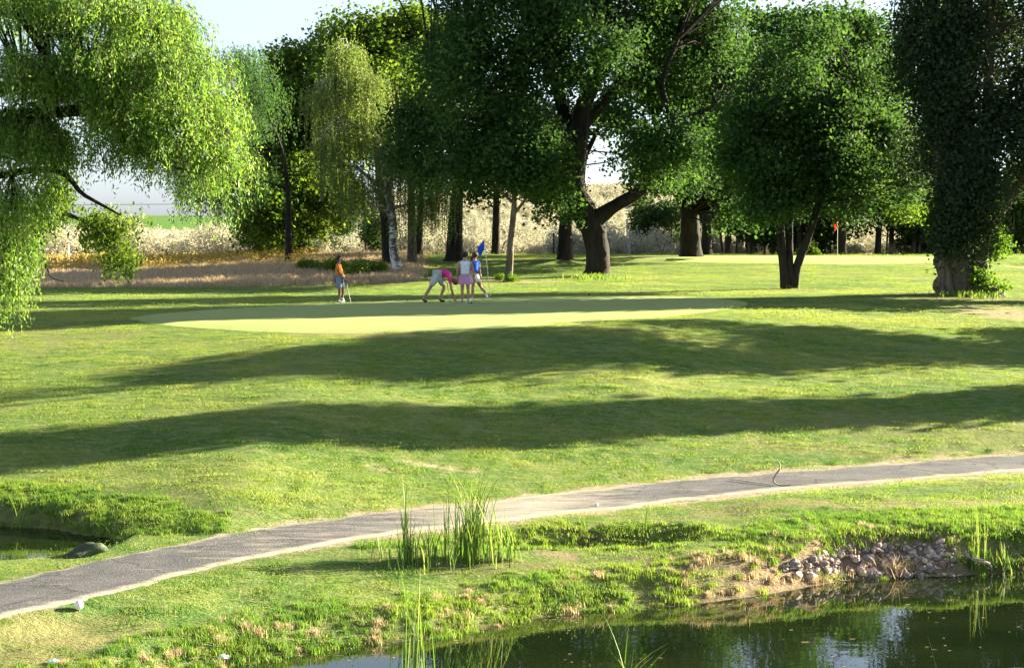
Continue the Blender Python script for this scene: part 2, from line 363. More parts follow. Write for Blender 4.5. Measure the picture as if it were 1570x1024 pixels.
def water_mat():
    m, nt, o = newmat('pond_water')
    p = N(nt, 'ShaderNodeBsdfPrincipled', i_Roughness=.015, i_IOR=1.40); p.inputs['Specular IOR Level'].default_value = .7
    f = noise(nt, mp(nt, (2.2, 3.5, 1)), 1, 3, .5); g = noise(nt, mp(nt, (.5, .7, 1)), 1, 3)
    nt.links.new(ramp(nt, g, [(.35, (.006, .012, .004)), (.7, (.012, .018, .006))]), p.inputs['Base Color'])
    nt.links.new(bump(nt, f, .4, .0025), p.inputs['Normal']); nt.links.new(p.outputs[0], o.inputs[0]); return m
def path_mat():
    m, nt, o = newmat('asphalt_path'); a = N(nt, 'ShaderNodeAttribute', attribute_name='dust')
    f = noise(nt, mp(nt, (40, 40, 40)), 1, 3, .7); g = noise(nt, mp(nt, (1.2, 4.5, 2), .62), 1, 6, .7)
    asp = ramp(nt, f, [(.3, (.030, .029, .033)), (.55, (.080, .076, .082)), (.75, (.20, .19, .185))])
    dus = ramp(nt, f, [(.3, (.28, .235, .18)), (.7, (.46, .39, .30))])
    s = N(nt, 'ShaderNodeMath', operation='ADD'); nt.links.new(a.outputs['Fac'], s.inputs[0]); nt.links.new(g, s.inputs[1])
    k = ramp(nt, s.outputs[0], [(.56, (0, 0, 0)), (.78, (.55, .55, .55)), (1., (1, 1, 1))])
    vo = N(nt, 'ShaderNodeTexVoronoi', feature='DISTANCE_TO_EDGE', i_Scale=1.0); dm = mix(nt, .35, mp(nt, (.8, 1.1, 1)), noise(nt, mp(nt, (2.5, 2.5, 2)), 1, 4)); nt.links.new(dm, vo.inputs['Vector'])
    ck = ramp(nt, vo.outputs['Distance'], [(0.0, (.35, .35, .35)), (.022, (1, 1, 1))])
    pt_ = ramp(nt, noise(nt, mp(nt, (.9, .9, .9)), 1, 4, .6), [(.35, (.68, .68, .7)), (.65, (1.3, 1.28, 1.25))])
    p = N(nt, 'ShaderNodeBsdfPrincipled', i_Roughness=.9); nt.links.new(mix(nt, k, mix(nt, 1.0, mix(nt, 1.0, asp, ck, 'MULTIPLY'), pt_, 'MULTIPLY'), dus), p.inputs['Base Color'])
    nt.links.new(bump(nt, f, .9, .02), p.inputs['Normal']); nt.links.new(p.outputs[0], o.inputs[0]); return m
def green_mat():
    m, nt, o = newmat('putting_green_turf')
    g = noise(nt, mp(nt, (.25, .9, .5), -.2), 1, 5, .6); f = noise(nt, mp(nt, (25, 60, 25)), 1, 3, .7)
    c = ramp(nt, g, [(.3, (.185, .225, .07)), (.7, (.24, .265, .088))])
    c = mix(nt, 1., c, ramp(nt, f, [(.3, (.88, .9, .88)), (.7, (1.1, 1.1, 1.08))]), 'MULTIPLY')
    p = N(nt, 'ShaderNodeBsdfPrincipled', i_Roughness=.9); p.inputs['Specular IOR Level'].default_value = .1
    try: p.inputs['Sheen Weight'].default_value = .25; p.inputs['Sheen Tint'].default_value = (.8, .95, .4, 1)
    except Exception: pass
    nt.links.new(c, p.inputs['Base Color']); nt.links.new(bump(nt, f, .8, .03), p.inputs['Normal']); nt.links.new(p.outputs[0], o.inputs[0]); return m
M = dict(
    ground=ground_mat(), grass=grass_mat(), bankgrass=grass_mat('bank_blades', .9, (.95, 1.1, .75, 1)), water=water_mat(), path=path_mat(), green=green_mat(),
    maple=leaf_mat('maple_leaves', (.022, .058, .020), (.037, .086, .026), (.068, .132, .032), .48),
    elm=leaf_mat('elm_leaves', (.040, .090, .014), (.080, .145, .020), (.15, .21, .03), .5),
    willow=leaf_mat('willow_leaves', (.045, .120, .024), (.105, .205, .038), (.24, .34, .08), .5, .45, .3),
    willow2=leaf_mat('far_willow_leaves', (.030, .090, .030), (.050, .125, .040), (.09, .17, .05), .4),
    birch=leaf_mat('birch_leaves', (.075, .145, .038), (.125, .20, .055), (.25, .31, .12), .45),
    poplar=leaf_mat('poplar_leaves', (.017, .038, .018), (.026, .052, .022), (.038, .068, .026), .25),
    ivy=leaf_mat('ivy_leaves', (.05, .12, .012), (.09, .18, .02), (.14, .24, .03), .5),
    dark=leaf_mat('thicket_leaves', (.020, .050, .014), (.034, .075, .020), (.06, .11, .03), .4),
    bush=leaf_mat('bush_leaves', (.05, .11, .012), (.09, .17, .02), (.17, .24, .03), .5),
    sage=leaf_mat('sage_leaves', (.24, .25, .18), (.46, .44, .32), (.70, .64, .48), .2, .8, .1, (1.1, 1.05, .9)),
    dry=leaf_mat('dry_blades', (.34, .26, .17), (.54, .43, .29), (.70, .58, .40), .45, .8, .1, (1.1, 1.0, .8)),
    flower=leaf_mat('dry_flower', (.42, .30, .05), (.50, .36, .06), (.5, .4, .15), .3, .8, .1, (1.1, 1.0, .8)),
    reed=leaf_mat('reed_blades', (.05, .13, .025), (.10, .20, .035), (.26, .31, .10), .4, .5, .3),
    bark=bark_mat('dark_bark', (.012, .011, .010), (.040, .034, .030)), bark2=bark_mat('grey_bark', (.05, .042, .034), (.17, .145, .115)),
    poplarbark=bark_mat('furrowed_poplar_bark', (.045, .036, .028), (.21, .17, .135), .7), birchbark=birch_mat(),
    twig=bark_mat('twig_bark', (.05, .035, .025), (.14, .10, .07)),
    rock=solid('pink_rock', (.52, .39, .31), .85, .3, 3.0, .45, .6), rock2=solid('grey_rock', (.22, .19, .17), .85, .3, 3.0, .4, .6),
    moss=solid('mossy_stone', (.045, .06, .025), .8, .4, 6, .6, .8), wood=solid('bleached_wood', (.45, .37, .29), .8, .2, 14, .3, .5),
    white=solid('white_enamel', (.82, .82, .80), .4, .5), straw=solid('old_straw', (.40, .31, .18), .9, .1),
    steel=solid('grey_metal', (.28, .28, .28), .4, .5, metal=.6), black=solid('black_rubber', (.02, .02, .02), .6, .3),
)
ground = mkobj('ground', gme, M['ground']); tag(ground, kind='structure')

# ---------------------------------------------------------------- water, path, green
def grid_obj(name, pts, faces, mat, smooth=True, kind='structure'):
    me = bpy.data.meshes.new(name); me.from_pydata(pts, [], faces); me.update()
    for p in me.polygons: p.use_smooth = smooth
    o = mkobj(name, me, mat); tag(o, kind=kind); return o
# pond sheet: follows beneath the shore
wx = np.linspace(-22, 40, 125); pts = []; fc = []
for x in wx: pts += [(x, 11.0, WZ), (x, float(ywat(np.array([x]))[0]) + .6, WZ)]
for i in range(len(wx) - 1): fc.append((2 * i, 2 * i + 2, 2 * i + 3, 2 * i + 1))
grid_obj('pond', pts, fc, M['water'])
pts = [(LP[0], LP[1], LPZ)] + [(LP[0] + LP[2] * 1.12 * math.cos(t), LP[1] + LP[3] * 1.12 * math.sin(t), LPZ) for t in np.linspace(0, 2 * math.pi, 48, endpoint=False)]
grid_obj('small_pond', pts, [(0, 1 + i, 1 + (i + 1) % 48) for i in range(48)], M['water'])
# cart path ribbon
cl = spline([(a, b, 0) for a, b in path_w], 24); pts = []; fc = []; dust = []; NS = 14
L = 0
for i, c in enumerate(cl):
    d = (cl[min(i + 1, len(cl) - 1)] - cl[max(i - 1, 0)]).normalized(); nrm = Vector((-d.y, d.x, 0))
    wl = .92 + .42 * (float(fbm(np.array(c.x * 2.2), np.array(c.y * 2.2), 31)) - .47); wr = .92 + .42 * (float(fbm(np.array(c.x * 1.3), np.array(c.y * 1.3), 33)) - .47)
    for k in range(NS + 1):
        u = k / NS; off = wl - (wl + wr) * u; p = c + nrm * off
        pts.append((p.x, p.y, hz(p.x, p.y) + .02 - (.03 if k in (0, NS) else 0)))
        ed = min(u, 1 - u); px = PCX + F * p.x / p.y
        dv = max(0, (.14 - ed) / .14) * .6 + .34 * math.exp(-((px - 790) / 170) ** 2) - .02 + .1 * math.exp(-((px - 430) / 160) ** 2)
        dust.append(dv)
for i in range(len(cl) - 1):
    for k in range(NS):
        q = i * (NS + 1) + k; fc.append((q, q + 1, q + NS + 2, q + NS + 1))
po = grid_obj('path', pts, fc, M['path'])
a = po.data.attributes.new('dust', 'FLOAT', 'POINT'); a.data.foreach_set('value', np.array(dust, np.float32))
# putting green
pts = []; fc = []; NR, NA = 16, 96
for r in range(NR + 1):
    for k in range(NA):
        t = 2 * math.pi * k / NA - math.pi; q = r / NR * float(green_r(t)); x = GC[0] + q * math.cos(t); y = GC[1] + q * math.sin(t)
        pts.append((x, y, hz(x, y) + (.03 if r < NR else -.01)))
for r in range(NR):
    for k in range(NA):
        fc.append((r * NA + k, (r + 1) * NA + k, (r + 1) * NA + (k + 1) % NA, r * NA + (k + 1) % NA))
grid_obj('putting_green', pts, fc, M['green'])
p2 = G(1270, 396); pts = []; fc = []
for r in range(9):
    for k in range(64):
        t = 2 * math.pi * k / 64; q = r / 8 * (1 + .03 * math.sin(3 * t))
        x = p2.x + 10.5 * q * math.cos(t) - 1.5; y = p2.y - 1 + 6.2 * q * math.sin(t); pts.append((x, y, hz(x, y) + (.03 if r < 8 else -.01)))
for r in range(8):
    for k in range(64): fc.append((r * 64 + k, (r + 1) * 64 + k, (r + 1) * 64 + (k + 1) % 64, r * 64 + (k + 1) % 64))
fg = grid_obj('far_putting_green', pts, fc, M['green'])

# ---------------------------------------------------------------- instanced ground cover (stuff)
def blades(n, rad, h0, h1, w, lean=.35, segs=1, tall_frac=0, gauss=True):
    """upright curved blades spread over a disc"""
    r = np.abs(rng.normal(0, rad * .55, n)) if gauss else rad * np.sqrt(rng.random(n)); t = rng.random(n) * 6.283
    B = np.stack([r * np.cos(t), r * np.sin(t), np.full(n, -.02)], -1); H = rng.uniform(h0, h1, n)
    az = rng.random(n) * 6.283; D = np.stack([np.cos(az), np.sin(az), np.zeros(n)], -1); S = np.stack([-np.sin(az), np.cos(az), np.zeros(n)], -1)
    ln = rng.uniform(0, lean, n)[:, None] * H[:, None]; Wd = (w * rng.uniform(.7, 1.3, n))[:, None]
    if segs == 1:
        v = np.stack([B - S * Wd, B + S * Wd, B + D * ln + np.array([0, 0, 1]) * H[:, None]], 1).reshape(-1, 3)
        T = np.arange(3 * n).reshape(-1, 3); return v, T, np.repeat(rng.random(n), 3)
    Z1 = np.array([0, 0, 1])
    v = np.stack([B - S * Wd, B + S * Wd, B + D * ln * .3 + Z1 * H[:, None] * .55 + S * Wd * .8, B + D * ln * .3 + Z1 * H[:, None] * .55 - S * Wd * .8, B + D * ln + Z1 * H[:, None]], 1).reshape(-1, 3)
    b = np.arange(n)[:, None] * 5
    T = np.concatenate([b + [[0, 1, 2]], b + [[0, 2, 3]], b + [[3, 2, 4]]]); return v, T, np.repeat(rng.random(n), 5)
def scatter(name, me, mat, attr, density, smin, smax, seed):
    o = mkobj(name, me, mat); tag(o, kind='stuff')
    ng = bpy.data.node_groups.new(name + '_scatter', 'GeometryNodeTree')
    ng.interface.new_socket('Geometry', in_out='INPUT', socket_type='NodeSocketGeometry'); ng.interface.new_socket('Geometry', in_out='OUTPUT', socket_type='NodeSocketGeometry')
    n = ng.nodes; gi = n.new('NodeGroupInput'); go = n.new('NodeGroupOutput'); oi = n.new('GeometryNodeObjectInfo'); oi.inputs['Object'].default_value = ground
    oi.transform_space = 'RELATIVE'
    dp = n.new('GeometryNodeDistributePointsOnFaces'); na = n.new('GeometryNodeInputNamedAttribute'); na.data_type = 'FLOAT'; na.inputs['Name'].default_value = attr
    mu = n.new('ShaderNodeMath'); mu.operation = 'MULTIPLY'; mu.inputs[1].default_value = density
    ip = n.new('GeometryNodeInstanceOnPoints'); rv = n.new('FunctionNodeRandomValue'); rv.data_type = 'FLOAT_VECTOR'
    rv.inputs['Min'].default_value = (-.1, -.1, 0); rv.inputs['Max'].default_value = (.1, .1, 6.283)
    rs = n.new('FunctionNodeRandomValue'); rs.data_type = 'FLOAT'
    for i_ in rs.inputs:
        if i_.enabled and i_.name == 'Min': i_.default_value = smin
        if i_.enabled and i_.name == 'Max': i_.default_value = smax
    dp.inputs['Seed'].default_value = seed
    l = ng.links.new
    l(oi.outputs['Geometry'], dp.inputs['Mesh']); l([s for s in na.outputs if s.enabled][0], mu.inputs[0]); l(mu.outputs[0], dp.inputs['Density'])
    l(dp.outputs['Points'], ip.inputs['Points']); l(gi.outputs[0], ip.inputs['Instance'])
    l([s for s in rv.outputs if s.enabled][0], ip.inputs['Rotation']); l([s for s in rs.outputs if s.enabled][0], ip.inputs['Scale']); l(ip.outputs[0], go.inputs[0])
    md = o.modifiers.new('scatter', 'NODES'); md.node_group = ng
    return o
v, T, r = blades(520, .42, .015, .042, .005, .9)
scatter('lawn_grass', npmesh('lawn_grass', v, T, r), M['grass'], 'dens_lawn', 6.5, .7, 1.3, 1)
v, T, r = blades(620, 1.0, .01, .03, .009, .9)
scatter('fairway_grass', npmesh('fairway_grass', v, T, r), M['grass'], 'dens_far', 1.6, .8, 1.3, 2)
v, T, r = blades(90, .16, .04, .12, .005, .9, 2)
scatter('bank_grass', npmesh('bank_grass', v, T, r), M['bankgrass'], 'dens_bank', 75, .35, 1.0, 3)
v, T, r = blades(110, .2, .04, .17, .005, 1.4, 2)
scatter('bank_straw', npmesh('bank_straw', v, T, r), M['dry'], 'dens_straw', 8, .35, .9, 6)
v, T, r = blades(90, .45, .12, .42, .012, .9, 2)
m2 = leaves(np.stack([rng.normal(0, .3, 10), rng.normal(0, .3, 10), rng.uniform(.35, .45, 10)], -1), .07, .06)
scatter('dry_grass', npmesh('dry_grass', v, T, r), M['dry'], 'dens_dry', 4.5, .4, .95, 4)

fp = np.stack([rng.normal(0, .6, 60), rng.normal(0, .6, 60), rng.uniform(.3, .55, 60)], -1); v, T, r = leaves(fp, .10, .09)
v2, T2, r2 = blades(60, .9, .3, .5, .008, .4, 1); T2 = T2 + len(v)
scatter('yellow_flowers', npmesh('yellow_flowers', np.concatenate([v, v2]), np.concatenate([T, T2]), np.concatenate([r, r2])), M['flower'], 'dens_flower', .5, .7, 1.2, 9)

def bush_mesh(name, R, H, nl, L, Wd, stems=True, shell=.45, axis=(0, 0, .6), ncl=None):
    ncl = ncl or max(8, nl // 60); d = rng.normal(size=(ncl, 3)); d[:, 2] = np.abs(d[:, 2]); d /= np.linalg.norm(d, axis=1)[:, None]
    rr = rng.random(ncl) ** shell; C = d * rr[:, None] * np.array([R, R, H]) * .85; C[:, 2] += H * .08
    k = rng.integers(0, ncl, nl); P = C[k] + rng.normal(size=(nl, 3)) * np.array([R, R, H]) * .13
    P[:, 2] = np.maximum(P[:, 2], .02)
    cr = rng.random(ncl); v, T, r = leaves(P, L * rng.uniform(.6, 1.3, nl), Wd * rng.uniform(.7, 1.3, nl), np.array(axis), 1., np.clip(.5 * cr[k] + .5 * rng.random(nl), 0, 1))
    cm = npmesh(name + '_foliage', v, T, r)
    tb = Tubes()
    for i in range(min(ncl, 16)):
        c = C[i]; tb.add([(0.05 * c[0], .05 * c[1], -.08), (c[0] * .4, c[1] * .4, c[2] * .55), tuple(c)], [.03 * R + .008, .018 * R + .006, .004], 5)
    return cm, tb.build(name + '_stems')
sv, st = bush_mesh('sage', .75, .95, 900, .13, .045)
scatter('sagebrush_cover', sv, M['sage'], 'dens_sage', .30, .7, 1.6, 5)

def bush(name, label, cat, p, cm, sm_, mats, s=1.0, group=None, sz=None):
    r = empty(name, p, label, cat, group); r.rotation_euler = (0, 0, random.uniform(0, 6.28)); r.scale = (s, s, sz or s * random.uniform(.85, 1.15))
    mkobj('foliage', cm, mats[0], r); mkobj('stems', sm_, mats[1], r); return r

# ---------------------------------------------------------------- trees
def crown(name, lobes, leafL, leafW, per, csz, flat=.6, shell=.45, skel=None, brfrac=.5, seed=0, aniso=(1, 1, .65), axis=None, jit=1., br_r=.03, zmin=None):
    """lobes: (centre, (rx,ry,rz), nclumps). returns crown mesh, branch mesh"""
    Cs = []
    for c, R, n in lobes:
        m = max(4, n // 8); d = rng.normal(size=(m, 3)); d /= np.linalg.norm(d, axis=1)[:, None]
        S_ = np.array(c) + d * (rng.random(m) ** .4)[:, None] * np.array(R) * .9; k = rng.integers(0, m, n)
        d = rng.normal(size=(n, 3)); d /= np.linalg.norm(d, axis=1)[:, None]
        C = S_[k] + d * (rng.random(n) ** .5)[:, None] * np.maximum(np.array(R) * .36, .45) * rng.uniform(.6, 1.3, m)[k][:, None]; Cs.append(C)
    C = np.concatenate(Cs)
    if zmin is not None: C = C[C[:, 2] > zmin]
    nc = len(C); sz = csz * rng.uniform(.6, 1.35, nc); cnt = np.maximum(6, (per * (sz / csz) ** 2)).astype(int); k = np.repeat(np.arange(nc), cnt); n = len(k)
    off = np.clip(rng.normal(size=(n, 3)), -1.7, 1.7) * .5; P = C[k] + off * sz[k][:, None] * np.array(aniso)
    P[:, 2] -= (off[:, 0] ** 2 + off[:, 1] ** 2) * sz[k] * .25
    cr = rng.random(nc)
    v, T, r = leaves(P, leafL * (lv := rng.uniform(.45, 1.5, n)), leafW * lv, axis, jit, np.clip(.65 * cr[k] + .35 * rng.random(n), 0, 1), up=1.4)
    cm = npmesh(name + '_crown', v, T, r)
    tb = Tubes(); S = np.array([tuple(p) for p in skel]) if skel is not None else C[:1]
    for i in range(nc):
        if rng.random() > brfrac: continue
        c = C[i]; d = np.linalg.norm(S - c, axis=1) + 1.2 * np.maximum(0, S[:, 2] - c[2] + .3); s = S[np.argmin(d)]; L = np.linalg.norm(c - s)
        m = (s + c) / 2 + rng.normal(size=3) * L * .09 + np.array([0, 0, L * .07]); m2 = s * .2 + c * .8 + rng.normal(size=3) * L * .05 + np.array([0, 0, L * .04])
        tb.add([s, m, m2, c], [br_r * (.6 + L * .22), br_r * (.4 + L * .12), br_r * .5, br_r * .2], 4)
    return cm, tb.build(name + '_branches')
def skeleton(limbs, n=5):
    out = []
    for pts, rad in limbs[1:] if len(limbs) > 1 else limbs: out += spline(pts, n)[1:]
    return out
def make_tree(name, label, cat, base, limbs, lobes, leafmat, bark, leafL, leafW, per, csz, group=None, flare=1.7, root_lump=.12, **kw):
    """limbs: list of (world points, radii); the first one is the trunk. everything is stored relative to base"""
    r = empty(name, base, label, cat, group)
    b = Vector(base); tb = Tubes()
    L2 = []
    for i, (pts, rad) in enumerate(limbs):
        pts = [Vector(p) - b for p in pts]; q = spline(pts, 4)
        rr = list(np.interp(np.linspace(0, 1, len(q)), np.linspace(0, 1, len(rad)), rad))
        if i == 0 and flare > 1:
            q = [q[0] + Vector((0, 0, -.35))] + q; rr = [rr[0] * flare * 1.1, rr[0] * flare] + rr[1:]
            q.insert(2, q[1].lerp(q[2], .22)); rr.insert(2, rr[2] * 1.15)
            rr = rr[:len(q)]
        tb.add(q, rr, 12, root_lump); L2.append((pts, rad))
    mkobj('trunk', tb.build(name + '_trunk'), bark, r)
    lb = [((Vector(c) - b), R, n) for c, R, n in lobes]
    lb = [((c.x, c.y, c.z), R, n) for c, R, n in lb]
    if len(lobes):
        cm, bm_ = crown(name, lb, leafL, leafW, per, csz, skel=skeleton(L2), **kw)
        mkobj('branches', bm_, bark, r)['kind'] = 'stuff'; mkobj('crown', cm, leafmat, r)
    return r
def lobe(px, py, rpx, rpy, Y, dy=0, ry=None, n=60):
    s = (Y + dy) / F; return (at(px, py, Y + dy), (rpx * s, ry if ry else rpx * s * .9, rpy * s), n)
def gp(px, Y): x = (px - PCX) / F * Y; return Vector((x, Y, hz(x, Y)))

# --- big maple over the green
Y = 76
b = gp(915, Y)
limbs = [([b, at(917, 390, Y), at(908, 350, Y), at(893, 322, Y)], [.58, .50, .54, .60]),
         ([at(900, 335, Y), at(880, 290, Y), at(885, 230, Y), at(893, 170, Y), at(915, 120, Y - 1), at(945, 70, Y - 2), at(960, 0, Y - 2)], [.55, .52, .45, .36, .3, .22, .1]),
         ([at(905, 345, Y), at(940, 318, Y - .3), at(985, 290, Y - .8), at(1000, 250, Y - 1), at(1030, 190, Y - 1.5), at(1015, 130, Y - 2), at(1040, 60, Y - 2)], [.45, .29, .25, .2, .16, .12, .06]),
         ([at(885, 300, Y), at(850, 230, Y + 1), at(790, 170, Y + 1), at(720, 120, Y), at(660, 100, Y)], [.38, .27, .2, .14, .06]),
         ([at(888, 200, Y), at(930, 150, Y + 1), at(990, 70, Y + 2), at(1000, -60, Y + 2)], [.3, .25, .18, .08]),
         ([at(885, 230, Y), at(850, 120, Y + 2), at(830, -20, Y + 2), at(850, -200, Y + 1)], [.33, .25, .17, .08]),
         ([at(1005, 240, Y - 1), at(1080, 170, Y - 1.5), at(1150, 165, Y - 2), at(1200, 150, Y - 2)], [.2, .15, .11, .05])]
lobes = [lobe(700, 130, 110, 110, Y, -1, 4.5, 150), lobe(780, 40, 130, 120, Y, 0, 5, 170), lobe(740, 250, 90, 55, Y, -2, 3, 70),
         lobe(830, 200, 70, 90, Y, -3, 2.6, 80), lobe(880, 60, 110, 110, Y, -3, 3, 120), lobe(1010, 60, 110, 120, Y, 2, 4, 130), lobe(1030, 230, 80, 60, Y, -3, 2.4, 70),
         lobe(1110, 100, 90, 100, Y, 1, 4, 90), lobe(850, 290, 45, 35, Y, -1, 2, 22), lobe(975, 215, 40, 40, Y, 3, 2, 16), lobe(1050, 268, 45, 22, Y, 3, 2, 16), lobe(650, 200, 55, 60, Y, -1, 2, 40),
         lobe(880, -110, 210, 110, Y, 0, 6, 190), lobe(730, -70, 130, 90, Y, 0, 5, 90), lobe(1060, -80, 150, 100, Y, 0, 5, 110), lobe(890, -240, 150, 100, Y, 0, 5, 90), lobe(1060, -150, 90, 60, Y, -2, 4, 40)]
make_tree('maple_tree', 'huge dark broad tree with thick forked trunk and one low limb sweeping right', 'tree', b, limbs, lobes, M['maple'], M['bark'], .165, .125, 118, 1.1, flare=1.15, brfrac=.5)
# --- maple tree B behind with low bright leaves
Y = 93; b = gp(1060, Y)
limbs = [([b, at(1058, 340, Y), at(1060, 310, Y), at(1072, 270, Y), at(1080, 200, Y), at(1090, 80, Y)], [.58, .5, .45, .38, .3, .12]),
         ([at(1057, 335, Y), at(1040, 300, Y), at(1020, 250, Y), at(1000, 180, Y)], [.26, .2, .15, .06]), ([at(1078, 220, Y), at(1130, 150, Y), at(1170, 80, Y)], [.22, .16, .06])]
lobes = [lobe(1080, 110, 110, 90, Y, 0, 4, 130), lobe(1150, 60, 90, 50, Y, 0, 4, 80), lobe(1250, 70, 95, 55, Y, -3, 4, 120), lobe(1320, 100, 60, 80, Y, -4, 4, 110), lobe(1190, 150, 90, 80, Y, -5, 3, 110), lobe(1290, 190, 90, 80, Y, -6, 3, 90), lobe(1010, 160, 70, 80, Y, 1, 3, 50), lobe(1085, 240, 90, 40, Y, -1, 3, 50), lobe(1120, 210, 60, 70, Y, -5, 3, 60), lobe(1150, 290, 50, 45, Y, -6, 2.5, 34), lobe(990, 285, 45, 22, Y, 0, 2, 12)]
make_tree('shade_tree', 'forked dark tree at the fairway edge, just right of the huge tree', 'tree', b, limbs, lobes, M['maple'], M['bark'], .22, .17, 88, 1.2, flare=1.3)
# --- trio-stem tree mid right
Y = 67; b = gp(1213, Y)
limbs = [([b + Vector((-.2, 0, 0)), at(1200, 390, Y), at(1196, 330, Y), at(1200, 260, Y), at(1210, 190, Y), at(1230, 130, Y)], [.19, .17, .155, .14, .10, .04]),
         ([b + Vector((.0, .1, 0)), at(1211, 400, Y), at(1212, 330, Y + .4), at(1225, 250, Y + .6), at(1250, 150, Y + 1)], [.17, .14, .125, .10, .05]),
         ([b + Vector((.1, 0, 0)), at(1222, 410, Y), at(1237, 370, Y), at(1257, 310, Y), at(1290, 220, Y), at(1320, 140, Y)], [.19, .165, .15, .13, .10, .04]),
         ([at(1200, 260, Y), at(1170, 210, Y), at(1140, 190, Y)], [.12, .08, .03]), ([at(1255, 300, Y), at(1300, 270, Y), at(1350, 240, Y)], [.12, .08, .03])]
lobes = [lobe(1200, 150, 75, 75, Y, 0, 3, 90), lobe(1300, 130, 60, 65, Y, 0, 2.6, 60), lobe(1250, 70, 45, 35, Y, 0, 1.8, 24), lobe(1180, 230, 55, 75, Y, -1, 2.2, 75), lobe(1275, 225, 75, 75, Y, -.5, 2.4, 95), lobe(1335, 170, 28, 70, Y, .5, 1.6, 34), lobe(1245, 285, 50, 28, Y, 0, 1.6, 30), lobe(1165, 285, 38, 45, Y, -.5, 1.6, 40), lobe(1310, 275, 55, 38, Y, 0, 1.8, 46), lobe(1135, 215, 35, 50, Y, -.5, 1.6, 34), lobe(1360, 240, 28, 50, Y, 0, 1.4, 30), lobe(1160, 325, 26, 20, Y, 0, 1.0, 12), lobe(1300, 320, 34, 20, Y, 0, 1.0, 14), lobe(1385, 285, 24, 30, Y, 0, 1.2, 14), lobe(1115, 250, 24, 40, Y, .5, 1.2, 16)]
make_tree('multi_stem_tree', 'three stemmed leafy tree whose trunks fan out of one base on the sunny lawn', 'tree', b, limbs, lobes, M['maple'], M['bark'], .14, .11, 105, .85, flare=1.12, aniso=(1, 1, .8))
# --- poplar with ivy
Y = 63; b = gp(1483, Y)
limbs = [([b, at(1476, 425, Y), at(1470, 400, Y), at(1472, 360, Y), at(1468, 250, Y), at(1470, 50, Y), at(1475, -200, Y), at(1475, -500, Y)], [.98, .84, .76, .7, .6, .5, .35, .12]),
         ([b + Vector((.45, -.3, 0)), at(1497, 420, Y - .4), at(1500, 385, Y - .3), at(1512, 345, Y - .2), at(1540, 318, Y), at(1556, 290, Y), at(1572, 262, Y), at(1590, 200, Y)], [.48, .38, .34, .24, .16, .13, .11, .05]),
         ([b + Vector((-.5, -.3, 0)), at(1455, 410, Y - .3), at(1450, 350, Y - .2), at(1440, 200, Y), at(1430, -50, Y), at(1425, -350, Y)], [.45, .36, .3, .18, .12, .05]),
         ([at(1500, 380, Y), at(1510, 250, Y), at(1520, 0, Y), at(1515, -300, Y)], [.3, .2, .14, .06])]
lobes = []
for k, (px, py, rx, ry, n) in enumerate([(1420, 60, 45, 110, 80), (1470, 80, 55, 130, 100), (1530, 70, 50, 120, 90), (1600, 60, 45, 130, 60), (1425, 210, 42, 80, 62), (1480, 240, 50, 90, 85), (1540, 200, 40, 80, 50), (1605, 220, 40, 80, 36), (1450, 320, 36, 50, 44), (1495, 310, 36, 50, 46), (1470, 360, 22, 22, 12),
                                         (1450, -130, 65, 140, 110), (1540, -130, 70, 140, 110), (1480, -320, 75, 150, 120), (1500, -500, 45, 110, 60), (1380, -60, 22, 90, 26)]):
    lobes.append(lobe(px, py, rx, ry, Y, (-1.5 if abs(px - 1475) < 40 else (k % 3 - 1) * 1.1), 1.7 if abs(px - 1475) < 40 else 2.4, int(n * 1.15)))
pt = make_tree('poplar_tree', 'towering dense poplar with massive furrowed trunk and ivy at the right', 'tree', b, limbs, lobes, M['poplar'], M['poplarbark'], .125, .105, 105, .8, aniso=(.8, .8, 1.3), axis=np.array([0, 0, .4]), flare=1.3, root_lump=.3, brfrac=.35)
# ivy on it (a plant climbing the trunk)
ivp = empty('ivy', b, 'bright green ivy climbing the sunlit right side of the poplar trunk', 'ivy')
lob = [((at(1517, 370, Y - .3) - b)[:], (.42, .45, .85), 46), ((at(1500, 425, Y - .95) - b)[:], (.22, .2, .42), 16), ((at(1510, 320, Y - .2) - b)[:], (.5, .5, .5), 26), ((at(1440, 340, Y - .3) - b)[:], (.3, .4, .8), 24), ((at(1535, 440, Y - .6) - b)[:], (.3, .3, .12), 10)]
cm, bm_ = crown('ivy', lob, .10, .09, 42, .3, skel=[Vector((.5, -.5, .1)), Vector((.6, -.4, 1.5))], brfrac=.5, br_r=.02)
mkobj('leaves', cm, M['ivy'], ivp); mkobj('stems', bm_, M['twig'], ivp)
